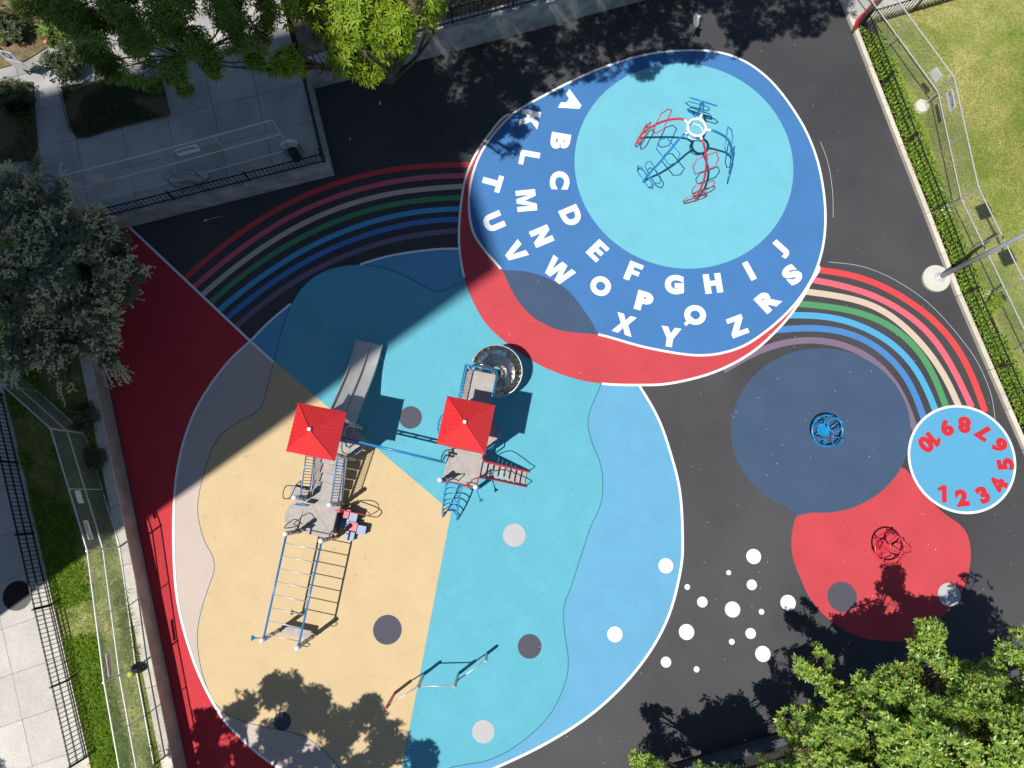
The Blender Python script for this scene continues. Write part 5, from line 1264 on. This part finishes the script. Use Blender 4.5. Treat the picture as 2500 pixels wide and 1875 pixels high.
shrub('weedy bush in the turf strip in the shade', W(205, 1010, 1.2), .6, 300, 86, M['leaf_d'], .13, .05)
shrub('dark weeds at the foot of the retaining wall in shade', W(220, 1130, 1.1), .5, 260, 87, M['leaf_d'], .13, .05)
# plant pot at the far left
pp = W(12, 108, PL); e = empty('plant_pot', pp, 'pale round pot with a small green plant at the top left', 'plant pot')
m = MB(); m.lathe(pp, [(.13, 0), (.19, .34), (.21, .34), (.21, .38), (.17, .38), (.16, .30), (.01, .30)], 20); m.build('pot', M['footing'], e, True)
ts = tips([(pp+UZ*.40, .16, .5)], 60, 5, -1); P_, Dr, U = whorls(ts[0], ts[1], 6, .1, 1, 3); leaf_mesh('plant', P_, Dr, U, .09, .04, M['leaf_g'], e)
# hooped edging along the plaza turf bed
h0, h1 = W(*zp(285, 380), PL), W(*zp(430, 970), PL); hd_ = (h1-h0)/11
e = empty('hoop_edging', (h0+h1)/2, 'low black wire hoops edging the shaded turf bed', 'edging')
for i in range(11):
    a, b = h0+hd_*i, h0+hd_*(i+1.05); m = MB(); m.tube([a+UZ*.01]+[a.lerp(b, .5-.5*math.cos(t))+UZ*(.12+.18*math.sin(t)) for t in [math.pi*j/8 for j in range(9)]]+[b+UZ*.01], .009, 5); m.build('hoop', M['iron'], e)
# rubbish bin hoops and bags behind the plinth fence
zq = zoom(400, 300, 5.267)
for (x, y, lb_, rr_) in [(430, 690, 'grey sack lying behind the plinth fence on the plaza', .26), (1610, 270, 'pale plastic bag in the plaza corner by the chain-link fence', .22)]:
    c = W(*zq(x, y), PL+.12); m = MB(); m.lathe(c, [(.05, -.13), (rr_*.95, -.11), (rr_, -.02), (rr_*.8, .07), (.04, .11)], 14, Matrix.Rotation(R(12), 3, 'Z') @ Matrix.Diagonal((1.5, .8, 1)))
    tag(m.build('sack', M['signwhite'] if x > 1000 else M['pole'], None, True), lb_, 'bag')
for (x, y) in [(2, 0)]:
    pass
for i, (x, y, w_) in enumerate([(320, 780, .62), (1700, 420, .36)]):
    c = W(*zq(x, y), PL); e = empty('bin_frame', c, ['rusty wire basket frame behind the plinth fence', 'round black bin in a wire hoop at the plaza corner'][i], 'bin')
    m = MB()
    for zz in (.25, .6): m.tube([c+Vector((w_*math.cos(t)*1.0, w_*.42*math.sin(t), zz)) for t in [2*math.pi*k/20 for k in range(20)]], .009, 6, True)
    for k in range(4): t = math.pi/4+k*math.pi/2; m.rod(c+Vector((w_*math.cos(t), w_*.42*math.sin(t), 0)), c+Vector((w_*math.cos(t), w_*.42*math.sin(t), .6)), .012, 6)
    m.build('frame', M['bark'], e)
    if i: m = MB(); m.lathe(c+Vector((.03, -.1, 0)), [(.16, 0), (.18, .5), (.01, .5)], 16); m.build('barrel', M['iron'], e)
# litter on the shaded ground
for i, (x, y, lb_) in enumerate([(928, 252, 'small white scrap on the shaded black ground at the top'), (855, 340, 'tiny pale scrap on the shaded black ground near the rainbow')]):
    c = W(x, y); m = MB(); m.box((c.x, c.y, .012), (.05, .16 if i == 0 else .05, .012), R(10)); tag(m.build('paper_scrap', M['signwhite']), lb_, 'litter')
c = W(502, 538); m = MB(); m.tube(spline([c+UZ*.01, c+Vector((.15, .04, .02)), c+Vector((.4, .12, .01)), c+Vector((.62, .16, .01))], False, 3), .008, 4); m.box(c+UZ*.012, (.12, .07, .01), R(20)); tag(m.build('twig', M['footing']), 'pale twig with a leaf on the shaded ground by the plinth wall', 'twig')

# rubbish snagged at the foot of the turf fence
bg = W(336, 1632, TERR+.18); m = MB(); m.lathe(bg, [(.02, -.18), (.17, -.15), (.20, 0), (.12, .14), (.02, .2)], 9, Matrix.Diagonal((1.2, .8, 1)))
tag(m.build('rubbish_bag', M['iron'], None, True), 'black rubbish bag snagged at the foot of the turf fence', 'bag')
bg = W(318, 1645, TERR+.08); m = MB(); m.lathe(bg, [(.02, -.08), (.09, -.06), (.10, .03), (.02, .08)], 8)
tag(m.build('yellow_wrapper', plain('yellow_plastic', (.62, .58, .03), rough=.4), None, True), 'yellow wrapper beside the black bag at the turf fence', 'litter')
